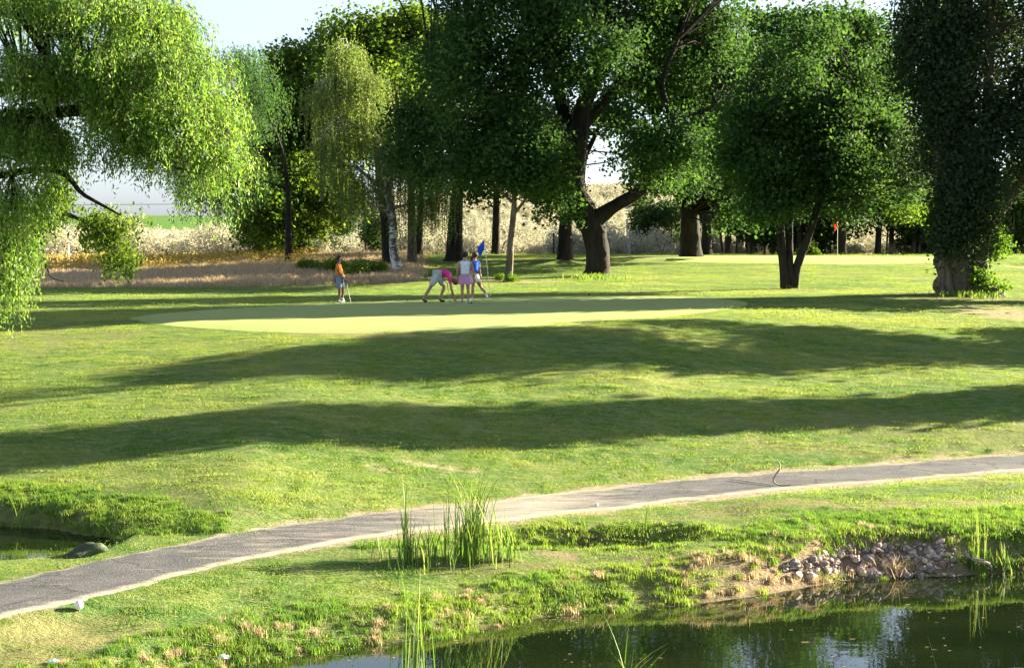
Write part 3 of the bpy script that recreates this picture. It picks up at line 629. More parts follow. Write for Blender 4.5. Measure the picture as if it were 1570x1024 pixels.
# --- dark elm behind the birch, lit top
Y = 97; b = gp(452, Y)
limbs = [([b, at(452, 350, Y), at(458, 300, Y), at(480, 200, Y), at(510, 100, Y), at(540, 20, Y)], [.55, .48, .44, .34, .22, .08]),
         ([at(455, 340, Y), at(430, 290, Y), at(410, 230, Y)], [.25, .18, .06]), ([at(470, 240, Y), at(540, 200, Y), at(600, 150, Y), at(620, 60, Y)], [.25, .2, .15, .06])]
lobes = [lobe(470, 160, 75, 75, Y, 0, 4, 90), lobe(550, 90, 90, 90, Y, 1, 4, 110), lobe(440, 250, 55, 85, Y, 0, 3.4, 90), lobe(530, 260, 90, 80, Y, 1, 4, 90), lobe(610, 70, 60, 80, Y, 1, 3, 50), lobe(590, 40, 60, 45, Y, 1, 3, 50), lobe(650, 50, 50, 45, Y, 1, 3, 36), lobe(500, 90, 60, 60, Y, -2, 3, 50), lobe(430, 190, 45, 60, Y, -2, 3, 50), lobe(450, 125, 55, 55, Y, 0, 3, 44), lobe(405, 290, 42, 60, Y, -4, 3, 60), lobe(415, 210, 45, 60, Y, -4, 3, 54), lobe(470, 290, 55, 60, Y, -5, 3, 60), lobe(420, 350, 45, 25, Y, -4, 2.5, 30), lobe(440, 130, 45, 40, Y, -3, 3, 36), lobe(610, 130, 50, 60, Y, -2, 3, 40), lobe(560, 180, 70, 60, Y, -2, 3, 60), lobe(430, 345, 50, 28, Y, 0, 2.5, 28), lobe(500, 340, 55, 28, Y, 1, 2.5, 26), lobe(620, 180, 60, 80, Y, 2, 3, 50)]
make_tree('elm_tree', 'large rounded leafy tree with sunlit yellow green top behind the weeping birch', 'tree', b, limbs, lobes, M['elm'], M['bark'], .21, .17, 74, 1.15, flare=1.3)
# --- trunks behind: mid trees
def mid_tree(px, Y, w, lean, lobes_, label, mat=M['maple'], bark=M['bark'], per=60, leaf=.2):
    b = gp(px, Y); s = Y / F; r = w * s / 2
    top = lobes_[0][1]
    limbs = [([b, at(px + lean * .2, 340, Y), at(px + lean * .6, 280, Y), at(px + lean, 200, Y), at(px + lean * 1.2, top, Y)], [r, r * .8, r * .66, r * .45, r * .15]),
             ([at(px + lean * .5, 290, Y), at(px + lean + 35, 220, Y), at(px + lean + 60, 160, Y)], [r * .45, r * .3, r * .1])]
    make_tree('shade_tree', label, 'tree', b, limbs, [lobe(q[0], q[1], q[2], q[3], Y, 0, 3, q[4]) for q in lobes_], mat, bark, leaf, leaf * .78, per, 1.1, flare=1.45)
mid_tree(696, 88, 26, 10, [(705, 150, 80, 80, 60), (690, 255, 60, 40, 20)], 'tree with a broad tapering trunk standing behind the player in pink', M['elm'])
mid_tree(632, 85, 15, -4, [(640, 130, 50, 70, 34), (650, 245, 30, 40, 12)], 'grey barked tree standing close at the right of the white birch trunk', M['elm'], M['bark2'])
mid_tree(594, 83.5, 16, -20, [(560, 180, 50, 70, 28)], 'brown trunked tree immediately left of the white birch trunk', M['elm'])
mid_tree(642, 99, 12, 8, [(660, 170, 50, 70, 26)], 'slim dark trunk farther back between the birch and the broad trunk', M['dark'])
mid_tree(760, 100, 13, 2, [(770, 180, 60, 70, 40), (745, 275, 40, 26, 12)], 'slim dark trunked tree farther back left of the spindly tree', M['dark'])
mid_tree(866, 89, 24, 6, [(860, 190, 60, 80, 46), (845, 280, 35, 30, 16), (955, 200, 50, 60, 34), (965, 110, 50, 50, 30)], 'stout trunked tree just left of the huge forked trunk', M['maple'])
mid_tree(1083, 99, 17, 4, [(1100, 160, 70, 70, 44), (1110, 265, 50, 30, 20)], 'second trunk behind the forked tree at the fairway edge', M['dark'])
mid_tree(1291, 103, 14, 5, [(1350, 230, 70, 90, 90), (1300, 150, 60, 60, 50), (1390, 300, 36, 30, 26)], 'lone slim tree beside the red flag on the far green', M['elm'])
mid_tree(1345, 109, 10, 20, [(1375, 230, 60, 90, 110), (1420, 290, 40, 40, 30), (1355, 100, 45, 70, 90), (1400, 60, 40, 60, 40)], 'bright leafed tree between the far green and the poplar', M['elm'])
# --- spindly tree
Y = 72; b = gp(779, Y)
limbs = [([b, at(782, 395, Y), at(783, 370, Y), at(787, 330, Y), at(788, 290, Y), at(780, 220, Y)], [.17, .15, .13, .12, .09, .03]), ([at(787, 330, Y), at(810, 300, Y), at(825, 270, Y)], [.07, .05, .02]), ([at(785, 310, Y), at(760, 285, Y), at(740, 260, Y)], [.07, .05, .02])]
lobes = [lobe(790, 265, 55, 38, Y, 0, 1.8, 50), lobe(755, 250, 45, 40, Y, 0, 1.6, 36), lobe(700, 265, 40, 30, Y, -.5, 1.4, 16), lobe(825, 262, 40, 36, Y, 0, 1.4, 30)]
make_tree('spindly_tree', 'spindly thin trunked tree with a low shrub at its foot, right of the blue flag', 'tree', b, limbs, lobes, M['maple'], M['bark2'], .15, .12, 60, .7, flare=1.3)

# --- hanging strand foliage (willow, birch)
def strands(name, starts, Ls, leafL, leafW, step, out, curl=.12, wig=.05, rndbase=None, thick=.006):
    """starts Nx3, Ls lengths, out: Nx3 outward direction"""
    n = len(starts); PP = []; AX = []; RR = []; tb = Tubes(); rb = rng.random(n) if rndbase is None else rndbase
    for i in range(n):
        m = max(4, int(Ls[i] / step)); t = np.linspace(0, 1, m)[:, None]; o = out[i]
        ph = rng.random() * 6.28
        p = starts[i] + o * (curl * Ls[i] * (1 - (1 - t) ** 2.2)) + np.array([0, 0, -1]) * Ls[i] * t ** 1.15 + wig * Ls[i] * .5 * np.concatenate([np.sin(t * 5 + ph), np.cos(t * 4 + ph), 0 * t], 1) * t
        d = np.gradient(p, axis=0); d /= np.linalg.norm(d, axis=1)[:, None]
        PP.append(p + rng.normal(size=(m, 3)) * leafL * .38); AX.append(d); RR.append(np.clip(.55 * rb[i] + .45 * rng.random(m), 0, 1))
        if i % 3 == 0: tb.add(p[::max(1, m // 4)], np.full(len(p[::max(1, m // 4)]), thick), 3)
    P = np.concatenate(PP); A = np.concatenate(AX); R = np.concatenate(RR); nn = len(P)
    v, T, r = leaves(P, leafL * rng.uniform(.6, 1.3, nn), leafW * rng.uniform(.7, 1.4, nn), A * 1.2, .7, R)
    return npmesh(name + '_leaves', v, T, r), tb.build(name + '_strands')
def weeping(name, label, cat, base, limbs, lobes, mats, leafL, leafW, step, Lr, curl, group=None, sub=9, spread=.45, flare=1.4, cull=None, brf=.8, thick=.006):
    b = Vector(base); r = empty(name, b, label, cat, group); tb = Tubes(); sk = []
    for i, (pts, rad) in enumerate(limbs):
        pts = [Vector(p) - b for p in pts]; q = spline(pts, 5); rr = list(np.interp(np.linspace(0, 1, len(q)), np.linspace(0, 1, len(rad)), rad))
        if i == 0: q = [q[0] + Vector((0, 0, -.3))] + q; rr = [rr[0] * flare * 1.1, rr[0] * flare] + rr[1:]
        tb.add(q, rr, 10, .12); sk += q[3:]
    mkobj('trunk', tb.build(name + '_trunk'), mats[1], r)
    S = np.array([tuple(p) for p in sk]); st = []; Ls = []; out = []; rb = []; bt = Tubes()
    for c, R, n in lobes:
        c = np.array(Vector(c) - b); d = rng.normal(size=(n, 3)); d /= np.linalg.norm(d, axis=1)[:, None]; d[:, 2] = np.abs(d[:, 2]) * .9 + d[:, 2] * .1
        C = c + d * (rng.random(n) ** .4)[:, None] * np.array(R)
        for i in range(n):
            s = S[np.argmin(np.linalg.norm(S - C[i], axis=1))]; L = np.linalg.norm(C[i] - s); rr_ = rng.random()
            if rng.random() < brf: bt.add([s, (s + C[i]) / 2 + np.array([0, 0, .12 * L]) + rng.normal(size=3) * .06 * L, C[i]], [.012 + .01 * L, .01 + .005 * L, .006], 4)
            o = C[i] - c; o[2] = 0; o = o / (np.linalg.norm(o) + 1e-6)
            for k in range(sub):
                st.append(C[i] + rng.normal(size=3) * np.array([spread, spread, spread * .6])); Ls.append(rng.uniform(*Lr) * (.7 + .6 * rr_)); out.append(o + rng.normal(size=3) * .4); rb.append(rr_ * .6 + rng.random() * .4)
    a, t = strands(name, np.array(st), np.array(Ls), leafL, leafW, step, np.array(out), curl, rndbase=np.array(rb), thick=thick)
    mkobj('branches', bt.build(name + '_branches'), mats[1], r)['kind'] = 'stuff'; mkobj('foliage', a, mats[0], r); mkobj('strands', t, M['twig'], r)['kind'] = 'stuff'; return r
# big willow at the left
Y = 42; b = Vector((-18.5, Y, hz(-18.5, Y)))
limbs = [([b, b + Vector((.2, 0, 2)), b + Vector((.6, 0, 4)), b + Vector((1.5, 0, 7)), b + Vector((2.5, 0, 10))], [.6, .5, .45, .3, .1]),
         ([b + Vector((.5, 0, 3.3)), b + Vector((3, -.5, 5)), at(80, 110, Y), at(150, 95, Y), at(230, 60, Y)], [.3, .22, .15, .1, .04]),
         ([b + Vector((.4, 0, 2.6)), b + Vector((2.5, .5, 3.4)), at(60, 260, Y), at(130, 300, Y), at(185, 330, Y)], [.2, .13, .08, .05, .02]),
         ([b + Vector((2.5, -.5, 5)), at(120, 170, Y), at(190, 215, Y), at(245, 245, Y), at(300, 270, Y)], [.2, .14, .1, .06, .03]),
         ([at(150, 95, Y), at(230, 120, Y), at(310, 160, Y), at(350, 200, Y)], [.12, .09, .06, .03])]
lobes = [lobe(20, 10, 110, 70, Y, 0, 3, 67), lobe(150, 20, 100, 60, Y, 0, 3, 67), lobe(240, 50, 55, 50, Y, 0, 2.6, 43), lobe(285, 110, 62, 45, Y, 0, 2.4, 45), lobe(320, 175, 50, 45, Y, 0, 2., 34), lobe(40, 120, 80, 60, Y, -1, 2, 62), lobe(120, 130, 60, 50, Y, 0, 2, 34), lobe(220, 150, 65, 45, Y, 0, 2, 43), lobe(160, 90, 70, 50, Y, -1, 2, 34),
         lobe(35, 215, 60, 60, Y, 0, 2, 67), lobe(200, 190, 50, 35, Y, 0, 2, 28), lobe(300, 230, 50, 35, Y, 0, 1.8, 22), lobe(250, 225, 60, 28, Y, .5, 1.6, 22), lobe(20, 320, 55, 45, Y, 0, 2, 31), lobe(12, 380, 30, 26, Y, 0, 1., 19), lobe(8, 425, 18, 14, Y, 0, .6, 8), lobe(325, 240, 42, 24, Y, 0, 1.4, 13), lobe(80, 240, 24, 40, Y, 0, 1.2, 11), lobe(310, 280, 30, 12, Y, 0, 1, 4), lobe(170, 225, 26, 10, Y, 0, .8, 4),
         lobe(-120, -60, 160, 100, Y, 0, 5, 34), lobe(-200, 200, 120, 100, Y, 0, 5, 17), lobe(90, -110, 120, 70, Y, 0, 4, 22)]
weeping('willow_tree', 'bright green weeping willow hanging in front of the left side of the view', 'tree', b, limbs, lobes, (M['willow'], M['bark']), .13, .036, .052, (.3, .95), .30, sub=15, spread=.25)
# low twiggy hanging branch parts belong to a second dark tree
Y = 58; b = gp(-40, Y)
limbs = [([b, b + Vector((.5, 0, 1.5)), at(30, 330, Y), at(90, 325, Y), at(140, 345, Y), at(180, 365, Y)], [.25, .2, .12, .08, .05, .025]),
         ([at(60, 325, Y), at(75, 290, Y), at(110, 270, Y)], [.1, .07, .03]), ([at(140, 345, Y), at(175, 380, Y), at(190, 410, Y)], [.05, .03, .015]), ([at(40, 400, Y), at(70, 410, Y), at(78, 425, Y), at(98, 432, Y)], [.03, .025, .018, .01]),
         ([at(60, 350, Y), at(66, 390, Y), at(72, 412, Y)], [.03, .025, .02])]
lobes = [lobe(100, 320, 45, 24, Y, 0, 1.2, 26), lobe(150, 340, 40, 24, Y, 0, 1.2, 26), lobe(195, 345, 26, 18, Y, 0, 1, 12), lobe(95, 275, 20, 30, Y, 0, 1, 12), lobe(175, 385, 22, 34, Y, 0, .8, 16), lobe(10, 330, 50, 60, Y, 0, 2, 30), lobe(190, 400, 10, 20, Y, 0, .5, 5)]
make_tree('hanging_tree', 'dark drooping leafy bough tree under the willow, reaching right over the dry rough', 'tree', b, limbs, lobes, M['elm'], M['bark'], .14, .07, 60, .55, axis=np.array([0, 0, -1.0]), jit=.7, aniso=(.8, .8, 1.1))
# darker blue green willow behind
Y = 86; b = gp(443, Y)
limbs = [([b, at(442, 350, Y), at(441, 290, Y), at(432, 230, Y), at(405, 160, Y)], [.2, .16, .12, .08, .03])]
lobes = [lobe(368, 100, 28, 36, Y, 0, 2, 26), lobe(395, 150, 30, 40, Y, 0, 2, 34), lobe(365, 190, 45, 50, Y, 0, 2, 40), lobe(370, 270, 38, 35, Y, 0, 2, 34), lobe(320, 300, 40, 18, Y, 0, 1.5, 20), lobe(300, 270, 30, 20, Y, 0, 1.5, 12)]
weeping('willow_tree', 'blue green shaded willow peeking out behind the right flank of the bright willow', 'tree', b, limbs, lobes, (M['willow2'], M['bark']), .17, .05, .075, (.6, 1.4), .15, sub=12, spread=.5, brf=.15)
# weeping birch
Y = 80; b = gp(610, Y)
limbs = [([b, at(603, 380, Y), at(603, 350, Y), at(598, 310, Y), at(590, 270, Y), at(575, 200, Y), at(555, 130, Y), at(530, 60, Y)], [.25, .21, .19, .17, .14, .10, .07, .03]),
         ([at(602, 335, Y), at(585, 315, Y), at(570, 303, Y), at(540, 305, Y)], [.1, .08, .06, .02]), ([at(598, 310, Y), at(585, 290, Y), at(560, 268, Y), at(540, 252, Y)], [.13, .1, .08, .03]),
         ([at(585, 240, Y), at(610, 200, Y), at(625, 170, Y)], [.09, .06, .03]), ([at(575, 200, Y), at(540, 190, Y), at(510, 170, Y)], [.08, .06, .02]), ([at(560, 150, Y), at(535, 128, Y), at(500, 120, Y)], [.07, .05, .02]), ([at(592, 280, Y), at(620, 250, Y), at(660, 240, Y)], [.09, .06, .02]), ([at(600, 320, Y), at(640, 310, Y), at(680, 300, Y)], [.08, .05, .02])]
lobes = [lobe(530, 85, 28, 26, Y, 0, 1.2, 40), lobe(555, 130, 40, 30, Y, 0, 1.6, 46), lobe(505, 150, 35, 40, Y, 0, 1.6, 40), lobe(580, 185, 35, 35, Y, 0, 1.5, 34), lobe(520, 225, 45, 35, Y, 0, 1.6, 40), lobe(620, 250, 45, 35, Y, 0, 1.6, 44), lobe(665, 290, 28, 30, Y, -.3, 1.2, 30), lobe(560, 280, 60, 25, Y, 0, 1.6, 34), lobe(640, 310, 34, 20, Y, 0, 1.2, 16)]
weeping('birch_tree', 'weeping white trunked birch with pale drooping strands at the dry rough edge', 'tree', b, limbs, lobes, (M['birch'], M['birchbark']), .095, .05, .055, (.9, 2.3), .05, sub=6, spread=.32, flare=1.35, thick=.009)

# --- off frame trees further right whose shadows cross the slope
def shadow_base(px, py, t):
    g = G(px, py); d = Vector((SUNV.x, SUNV.y, 0)).normalized(); p = g + d * t; return Vector((p.x, p.y, hz(p.x, p.y)))
c = shadow_base(785, 556, 35); b = c
limbs = [([b, b + Vector((0, 0, 3)), b + Vector((.3, 0, 7)), b + Vector((0, 0, 13))], [.45, .4, .3, .08])]
def lo(v, R, n): return (b + Vector(v), R, n)
lobes = [lo((0, .4, 7), (2.6, 2.4, 2.5), 80), lo((-1, 2.4, 5.4), (2.2, 1.8, 1.5), 40), lo((-.3, .3, 11), (2.4, 2.4, 2.6), 70), lo((0, 1.4, 13.2), (1.8, 2.0, 1.8), 40), lo((1, 3.4, 8.5), (1.5, 1.4, 1.2), 30), lo((1, 3.0, 5.5), (1.2, 1.2, .8), 22), lo((0, .4, 16), (1.2, 1.2, 1.4), 20), lo((1, 4.6, 10), (.9, .8, .9), 12)]
make_tree('maple_tree', 'broad tree beyond the right edge shading the middle of the slope', 'tree', b, limbs, lobes, M['maple'], M['bark'], .22, .18, 95, 1.0)
c = shadow_base(785, 662, 38); b = c
limbs = [([b, b + Vector((0, 0, 4)), b + Vector((.1, 0, 12)), b + Vector((0, 0, 21))], [.5, .42, .3, .08])]
lobes = [lo((0, 0, 5), (1.0, 1.0, 3), 80), lo((0, 0, 10), (1.1, 1.1, 4), 110), lo((0, 0, 15), (1.1, 1.1, 4), 100), lo((0, 0, 20), (.9, .9, 3), 60)]
make_tree('poplar_tree', 'slim poplar beyond the right edge shading the lower slope', 'tree', b, limbs, lobes, M['poplar'], M['poplarbark'], .28, .24, 120, .85, aniso=(.75, .75, 1.2))

b = Vector((22.4, 61.6, hz(22.4, 61.6)))
limbs = [([b, b + Vector((0, 0, 4)), b + Vector((.1, 0, 8)), b + Vector((0, 0, 12))], [.6, .5, .3, .1])]
lobes = [lo((0, 0, 4.6), (2, 2.4, 2.8), 90), lo((0, .6, 8), (2, 2.4, 3), 90), lo((0, 0, 11), (1.5, 1.8, 2), 50)]
make_tree('poplar_tree', 'companion poplar just beyond the right edge beside the ivy clad one', 'tree', b, limbs, lobes, M['poplar'], M['poplarbark'], .3, .25, 70, 1., aniso=(.75, .75, 1.2))
# --- thicket beyond the fairway at right
def tproto(seed, H, R, ncl, mat, name):
    lb = [((0, 0, H * .55), (R, R, H * .5), ncl), ((R * .3, 0, H * .25), (R * .9, R * .9, H * .25), ncl // 2)]
    sk = [Vector((0, 0, z)) for z in np.linspace(.3, H * .8, 6)]
    cm, bm_ = crown(name, lb, .24, .19, 60, 1.0, skel=sk, brfrac=.5, br_r=.035)
    tb = Tubes(); tb.add([(0, 0, -.2), (.05, 0, H * .3), (0, .1, H * .8)], [.2, .14, .03], 8, .1)
    tb.add([(0.3, 0, -.2), (.6, 0, H * .3), (R * .4, .1, H * .6)], [.1, .08, .02], 6, .1)
    tb.add([(-.5, 0.2, -.2), (-.7, 0, H * .25), (-R * .4, .1, H * .55)], [.08, .06, .02], 6, .1)
    return cm, bm_, tb.build(name + '_trunk')
PR = [tproto(i, h, r_, n, None, 'thicket%d' % i) for i, (h, r_, n) in enumerate([(6.5, 2.4, 60), (8, 2.2, 66), (5.5, 2.8, 60)])]
thick = [(985, 118, 0, .8), (1030, 120, 2, .7), (1115, 111, 1, 1.0), (1150, 109, 0, 1.0), (1185, 111, 1, 1.05), (1225, 110, 2, 1.1), (1262, 112, 0, 1.0), (1400, 110, 0, .95), (1365, 113, 1, .9), (1430, 111, 2, .95), (1470, 111, 1, 1.05), (1510, 112, 0, 1.0), (1548, 110, 2, 1.0), (1590, 111, 1, 1.0), (1640, 112, 0, 1.1), (1135, 117, 1, 1.2), (1205, 118, 0, 1.3), (1440, 119, 1, 1.3), (1560, 119, 0, 1.3)]
for i, (px, Y, k, s) in enumerate(thick):
    b = gp(px, Y); r = empty('thicket_tree', b, 'dark bushy tree in the thicket row behind the far fairway', 'tree', 'thicket trees behind the far fairway')
    r.rotation_euler = (0, 0, i * 1.7); r.scale = (s, s, s)
    cm, bm_, tm = PR[k]; mkobj('trunk', tm, M['bark2'], r); mkobj('branches', bm_, M['bark2'], r)['kind'] = 'stuff'; mkobj('crown', cm, M['dark'], r)
# dark small trees along left of centre, at the far rough
for i, (px, Y, k, s) in enumerate([(395, 100, 2, .75), (430, 104, 0, .7), (520, 112, 2, .6), (570, 110, 0, .6)]):
    b = gp(px, Y); r = empty('thicket_tree', b, ['leftmost dark bushy tree low under the big leafy tree behind the dry rough', 'dark bushy tree beside the foot of the big leafy tree at left', 'dark bushy tree behind the player in orange, left of the birch', 'dark bushy tree just left of the white birch trunk, far back'][i], 'tree', 'bushy trees under the elm')
    r.rotation_euler = (0, 0, i * 2.1); r.scale = (s, s, s)
    cm, bm_, tm = PR[k]; mkobj('trunk', tm, M['bark2'], r); mkobj('branches', bm_, M['bark2'], r)['kind'] = 'stuff'; mkobj('crown', cm, M['dark'], r)

# --- bushes
sagp = [bush_mesh('sagebrush%d' % i, .9, 1.0 + .2 * i, 1500, .12, .04) for i in range(3)]
greenp = [bush_mesh('bush%d' % i, .9, .8, 1300, .11, .08, axis=(0, 0, .2)) for i in range(2)]
for px, Y, s, k, lb in [(508, 78, 1.0, 0, 'light green leafy bush at the rough edge, left of the player in orange'), (548, 76, 1.15, 1, 'bright yellow green bush directly right of the player in orange'), (470, 79, .75, 0, 'small dull green bush at the left end of the bush row'), (578, 77, .8, 0, 'low green bush between the bright bush and the birch'),
                        (767, 72.5, .38, 0, 'tiny upright shrub left of the spindly tree foot'), (786, 71.6, .5, 1, 'small shrub growing at the foot of the spindly tree'), (1240, 101, .9, 1, 'bright round bush on the far fairway edge beside the red flag')]:
    bush('bush', lb, 'bush', gp(px, Y), *greenp[k], (M['bush'], M['twig']), s)
random.seed(5)
for i in range(64):
    left = i < 30
    px = random.uniform(40, 480) if left else random.uniform(500, 1120); Y = random.uniform(106, 116)
    b = gp(px, Y); s = random.uniform(.9, 1.7) * (1.3 if left else 1.1)
    bush('sagebrush', 'pale grey green sagebrush ' + ('behind the dry rough at the left' if left else 'on the bright slope seen between the trunks'), 'bush', b, *sagp[i % 3], (M['sage'], M['twig']), s, 'sagebrush ' + ('behind the dry rough' if left else 'between the trunks'))
# tufts at tree feet
def tuft(name, p, n, rad, h0, h1, w, mat, label, cat, lean=.6, group=None, loc_rng=None):
    v, T, r = blades(n, rad, h0, h1, w, lean, 2); o = mkobj(name, npmesh(name, v, T, r), mat); o.location = p; return tag(o, label, cat, group, 'stuff')
for px, py, n, rad, lb in [(915, 428, 500, 1.5, 'long grass ring round the foot of the huge forked trunk'), (1483, 455, 400, 1.5, 'long grass round the foot of the ivy clad poplar')]:
    tuft('grass_tuft', G(px, py), n, rad, .1, .32, .016, M['bankgrass'], lb, 'grass')

# ---------------------------------------------------------------- reeds
def reeds(px, py, n, rad, h0, h1, label, w=.011, lean=.25, rx=None, z=None, dirn=None):
    p = G(px, py) if z is None else onz(px, py, z)
    root = empty('reed_clump', p, label, 'reeds')
    for i in range(n):
        V = []; T = []
        r = abs(random.gauss(0, rad * .5)); t = random.uniform(0, 6.28); bx = r * math.cos(t) * (rx or 1); by = r * math.sin(t) * .5
        h = random.uniform(h0, h1) * (1 - .35 * min(1, r / max(rad, .01))); az = random.uniform(0, 6.28); ln = random.uniform(.02, lean) * h; wd = w * random.uniform(.6, 1.2)
        D = Vector((math.cos(az), math.sin(az) * .6, 0)); S = Vector((-math.sin(az), math.cos(az), 0)); S = (S + Vector((.8, 0, 0))).normalized()
        bend = random.random() < .18; m = 7; rv = random.random()
        for q in range(m):
            u = q / (m - 1); c = Vector((0, 0, -.08)) + D * ln * u ** 2.2 + Vector((0, 0, h * u))
            if bend and u > .75: c.z -= (u - .75) * h * 1.1; c += D * (u - .75) * h * .9
            ww = wd * (1 - u ** 3) + .0012; V += [c - S * ww, c + S * ww]
            if q: T.append((2 * q - 2, 2 * q - 1, 2 * q + 1, 2 * q))
        mkobj('blade', npmesh('blade', [tuple(v) for v in V], T, np.full(len(V), rv)), M['reed'], root, (bx, by, 0))
    return root
random.seed(3)
reeds(724, 862, 165, .62, .6, 1.75, 'tallest thick reed clump standing in front of the cart path', .0085, .42)
reeds(630, 866, 90, .95, .3, .85, 'low reed bed left of the tallest clump, in the trough by the path', .008, .4)
reeds(625, 860, 14, .2, .9, 1.5, 'slender tall reeds rising over the low reed bed at its left end', .010)
reeds(780, 858, 26, .4, .4, 1.1, 'leaning reeds on the right side of the tallest clump', .008, .9)
reeds(990, 829, 4, .15, .7, 1.0, 'two thin bare stalks standing alone on the grass before the path', .006, .2)
reeds(1492, 872, 60, .3, .3, .75, 'short bright reeds at the waterline right of the rocks', .010)
reeds(1500, 866, 10, .25, .9, 1.35, 'sparse tall stalks above the rocks at the right shore', .007, .25)
reeds(1540, 876, 60, .4, .2, .6, 'low green reeds at the far right of the shore', .010)
reeds(636, 1085, 24, .22, 1.2, 1.95, 'narrow upright stalks growing out of the pond below the tallest clump', .007, .14, z=WZ)
reeds(955, 1075, 14, .25, .4, 1.1, 'pale arching reeds in the pond at the bottom centre', .008, .9, z=WZ)
reeds(385, 1010, 16, .45, .3, .75, 'thin leaning stalks on the near bank at lower left', .007, .7)
reeds(28, 828, 18, .3, .3, 1.0, 'thin reeds standing at the back of the small left pool', .009, .5)
reeds(70, 838, 30, .9, .1, .35, 'short fringe of sedge on the small left pool edge', .009, .6)
reeds(1450, 1090, 5, .5, .4, .9, 'single arching pale blades low in the pond at right', .008, 1.6, z=WZ)

# ---------------------------------------------------------------- rocks
def rock_mesh(i):
    bm = bmesh.new(); bmesh.ops.create_icosphere(bm, subdivisions=2, radius=.5)
    rs = random.Random(i); pl = [(Vector((rs.gauss(0, 1), rs.gauss(0, 1), rs.gauss(0, 1))).normalized(), rs.uniform(.26, .42)) for _ in range(9)]
    for v in bm.verts:
        for n_, d in pl:
            k = v.co.dot(n_) - d
            if k > 0: v.co -= n_ * k
        v.co += Vector((rs.uniform(-.015, .015), rs.uniform(-.015, .015), rs.uniform(-.015, .015)))
        v.co.z *= .75
    me = bpy.data.meshes.new('rock'); bm.to_mesh(me); bm.free(); return me
RK = [rock_mesh(i) for i in range(7)]; RK2 = [m.copy() for m in RK]
for m in RK: m.materials.append(M['rock'])
for m in RK2: m.materials.append(M['rock2'])
random.seed(12)
cnt = 0
for i in range(900):
    if cnt >= 290: break
    px = random.uniform(1200, 1462); u = (px - 1200) / 262; top = 862 - 24 * math.sin(min(1, u * 1.25) * math.pi * .5) + (6 if u < .2 else 0); bot = 890 - 5 * u
    py = random.uniform(top, bot)
    if u < .15 and random.random() < .6: continue
    p = G(px, py); s = random.choice([.05, .07, .08, .10, .12, .16]) * random.uniform(.85, 1.2)
    o = mkobj('rock', random.choice(RK if random.random() < .6 else RK2)); o.location = p + Vector((0, 0, s * .08 + random.uniform(0, .03)))
    o.rotation_euler = (random.uniform(-.6, .6), random.uniform(-.6, .6), random.uniform(0, 6.28)); o.scale = (s * random.uniform(.9, 1.5), s, s * random.uniform(.8, 1.2))
    tag(o, 'pinkish grey stone in the rock pile at the pond edge', 'rock', 'stones of the rock pile at the pond edge'); cnt += 1
def single(name, bm_or_me, mat, loc, label, cat):
    o = mkobj(name, bm_or_me, mat); o.location = loc; return tag(o, label, cat)
# straw heap on the stones, driftwood
v, T, r = blades(160, .3, .12, .35, .005, 2.5, 2)
single('straw_heap', npmesh('straw_heap', v, T, r), M['dry'], G(1375, 880), 'tangle of dry straw lying over the lower rocks at the waterline', 'straw')['kind'] = 'stuff'
tb = Tubes(); p = G(1480, 858); q = G(1520, 874)
tb.add(spline([Vector((0, 0, .12)), Vector((.08, -.1, .02)), Vector((.3, -.25, -.02)), q - p], 3), np.linspace(.03, .02, 10), 7, .1)
tb.add([Vector((.1, -.1, .03)), Vector((.2, -.3, .04)), Vector((.22, -.42, .08))], [.02, .015, .006], 6)
single('driftwood', tb.build('driftwood'), M['wood'], p, 'bleached forked driftwood at the shore right of the rock pile', 'driftwood')
# curved stick on the path with a thin cord
tb = Tubes(); p = G(1188, 747)
tb.add(spline([Vector((.30, 0, .02)), Vector((.08, 0, .02)), Vector((-.03, 0, .10)), Vector((.02, 0, .22)), Vector((.09, 0, .33)), Vector((.07, 0, .44)), Vector((.03, 0, .45))], 5), np.concatenate([np.linspace(.012, .02, 15), np.linspace(.02, .012, 16)]), 8)
single('curved_hose', tb.build('curved_hose'), solid('hose_brown', (.26, .21, .16), .7), p + Vector((0, 0, .02)), 'pale bent hose curling up off the cart path near the right', 'hose')
tb = Tubes(); q = G(1120, 739)
tb.add(spline([Vector((0, 0, .02)), (q - p) * .5 + Vector((0, 0, .03)), q - p + Vector((0, 0, .03))], 6), np.full(13, .012), 5)
single('cord', tb.build('cord'), M['wood'], p + Vector((0, 0, .02)), 'thin pale cord lying across the path left of the bent hose', 'cord')
# white ball marker
def ball(r_, seg=2):
    bm = bmesh.new(); bmesh.ops.create_uvsphere(bm, u_segments=20, v_segments=12, radius=r_)
    for f in bm.faces: f.smooth = True
    me = bpy.data.meshes.new('ball'); bm.to_mesh(me); bm.free(); return me
p = G(121, 936); bm = bmesh.new()
mk = empty('path_marker', p, 'round white marker ball on the grass beside the cart path at lower left', 'marker')
o = mkobj('ball', ball(.062), M['white'], mk); o.location = (0, 0, .075)
tb = Tubes(); tb.add([(0, 0, -.1), (0, 0, .03)], [.015, .015], 8); mkobj('peg', tb.build('peg'), M['steel'], mk)
o = mkobj('golf_ball', ball(.03), M['white']); o.location = G(915, 777) + Vector((0, 0, .04)); tag(o, 'tiny white ball on the pale edge of the cart path', 'ball')
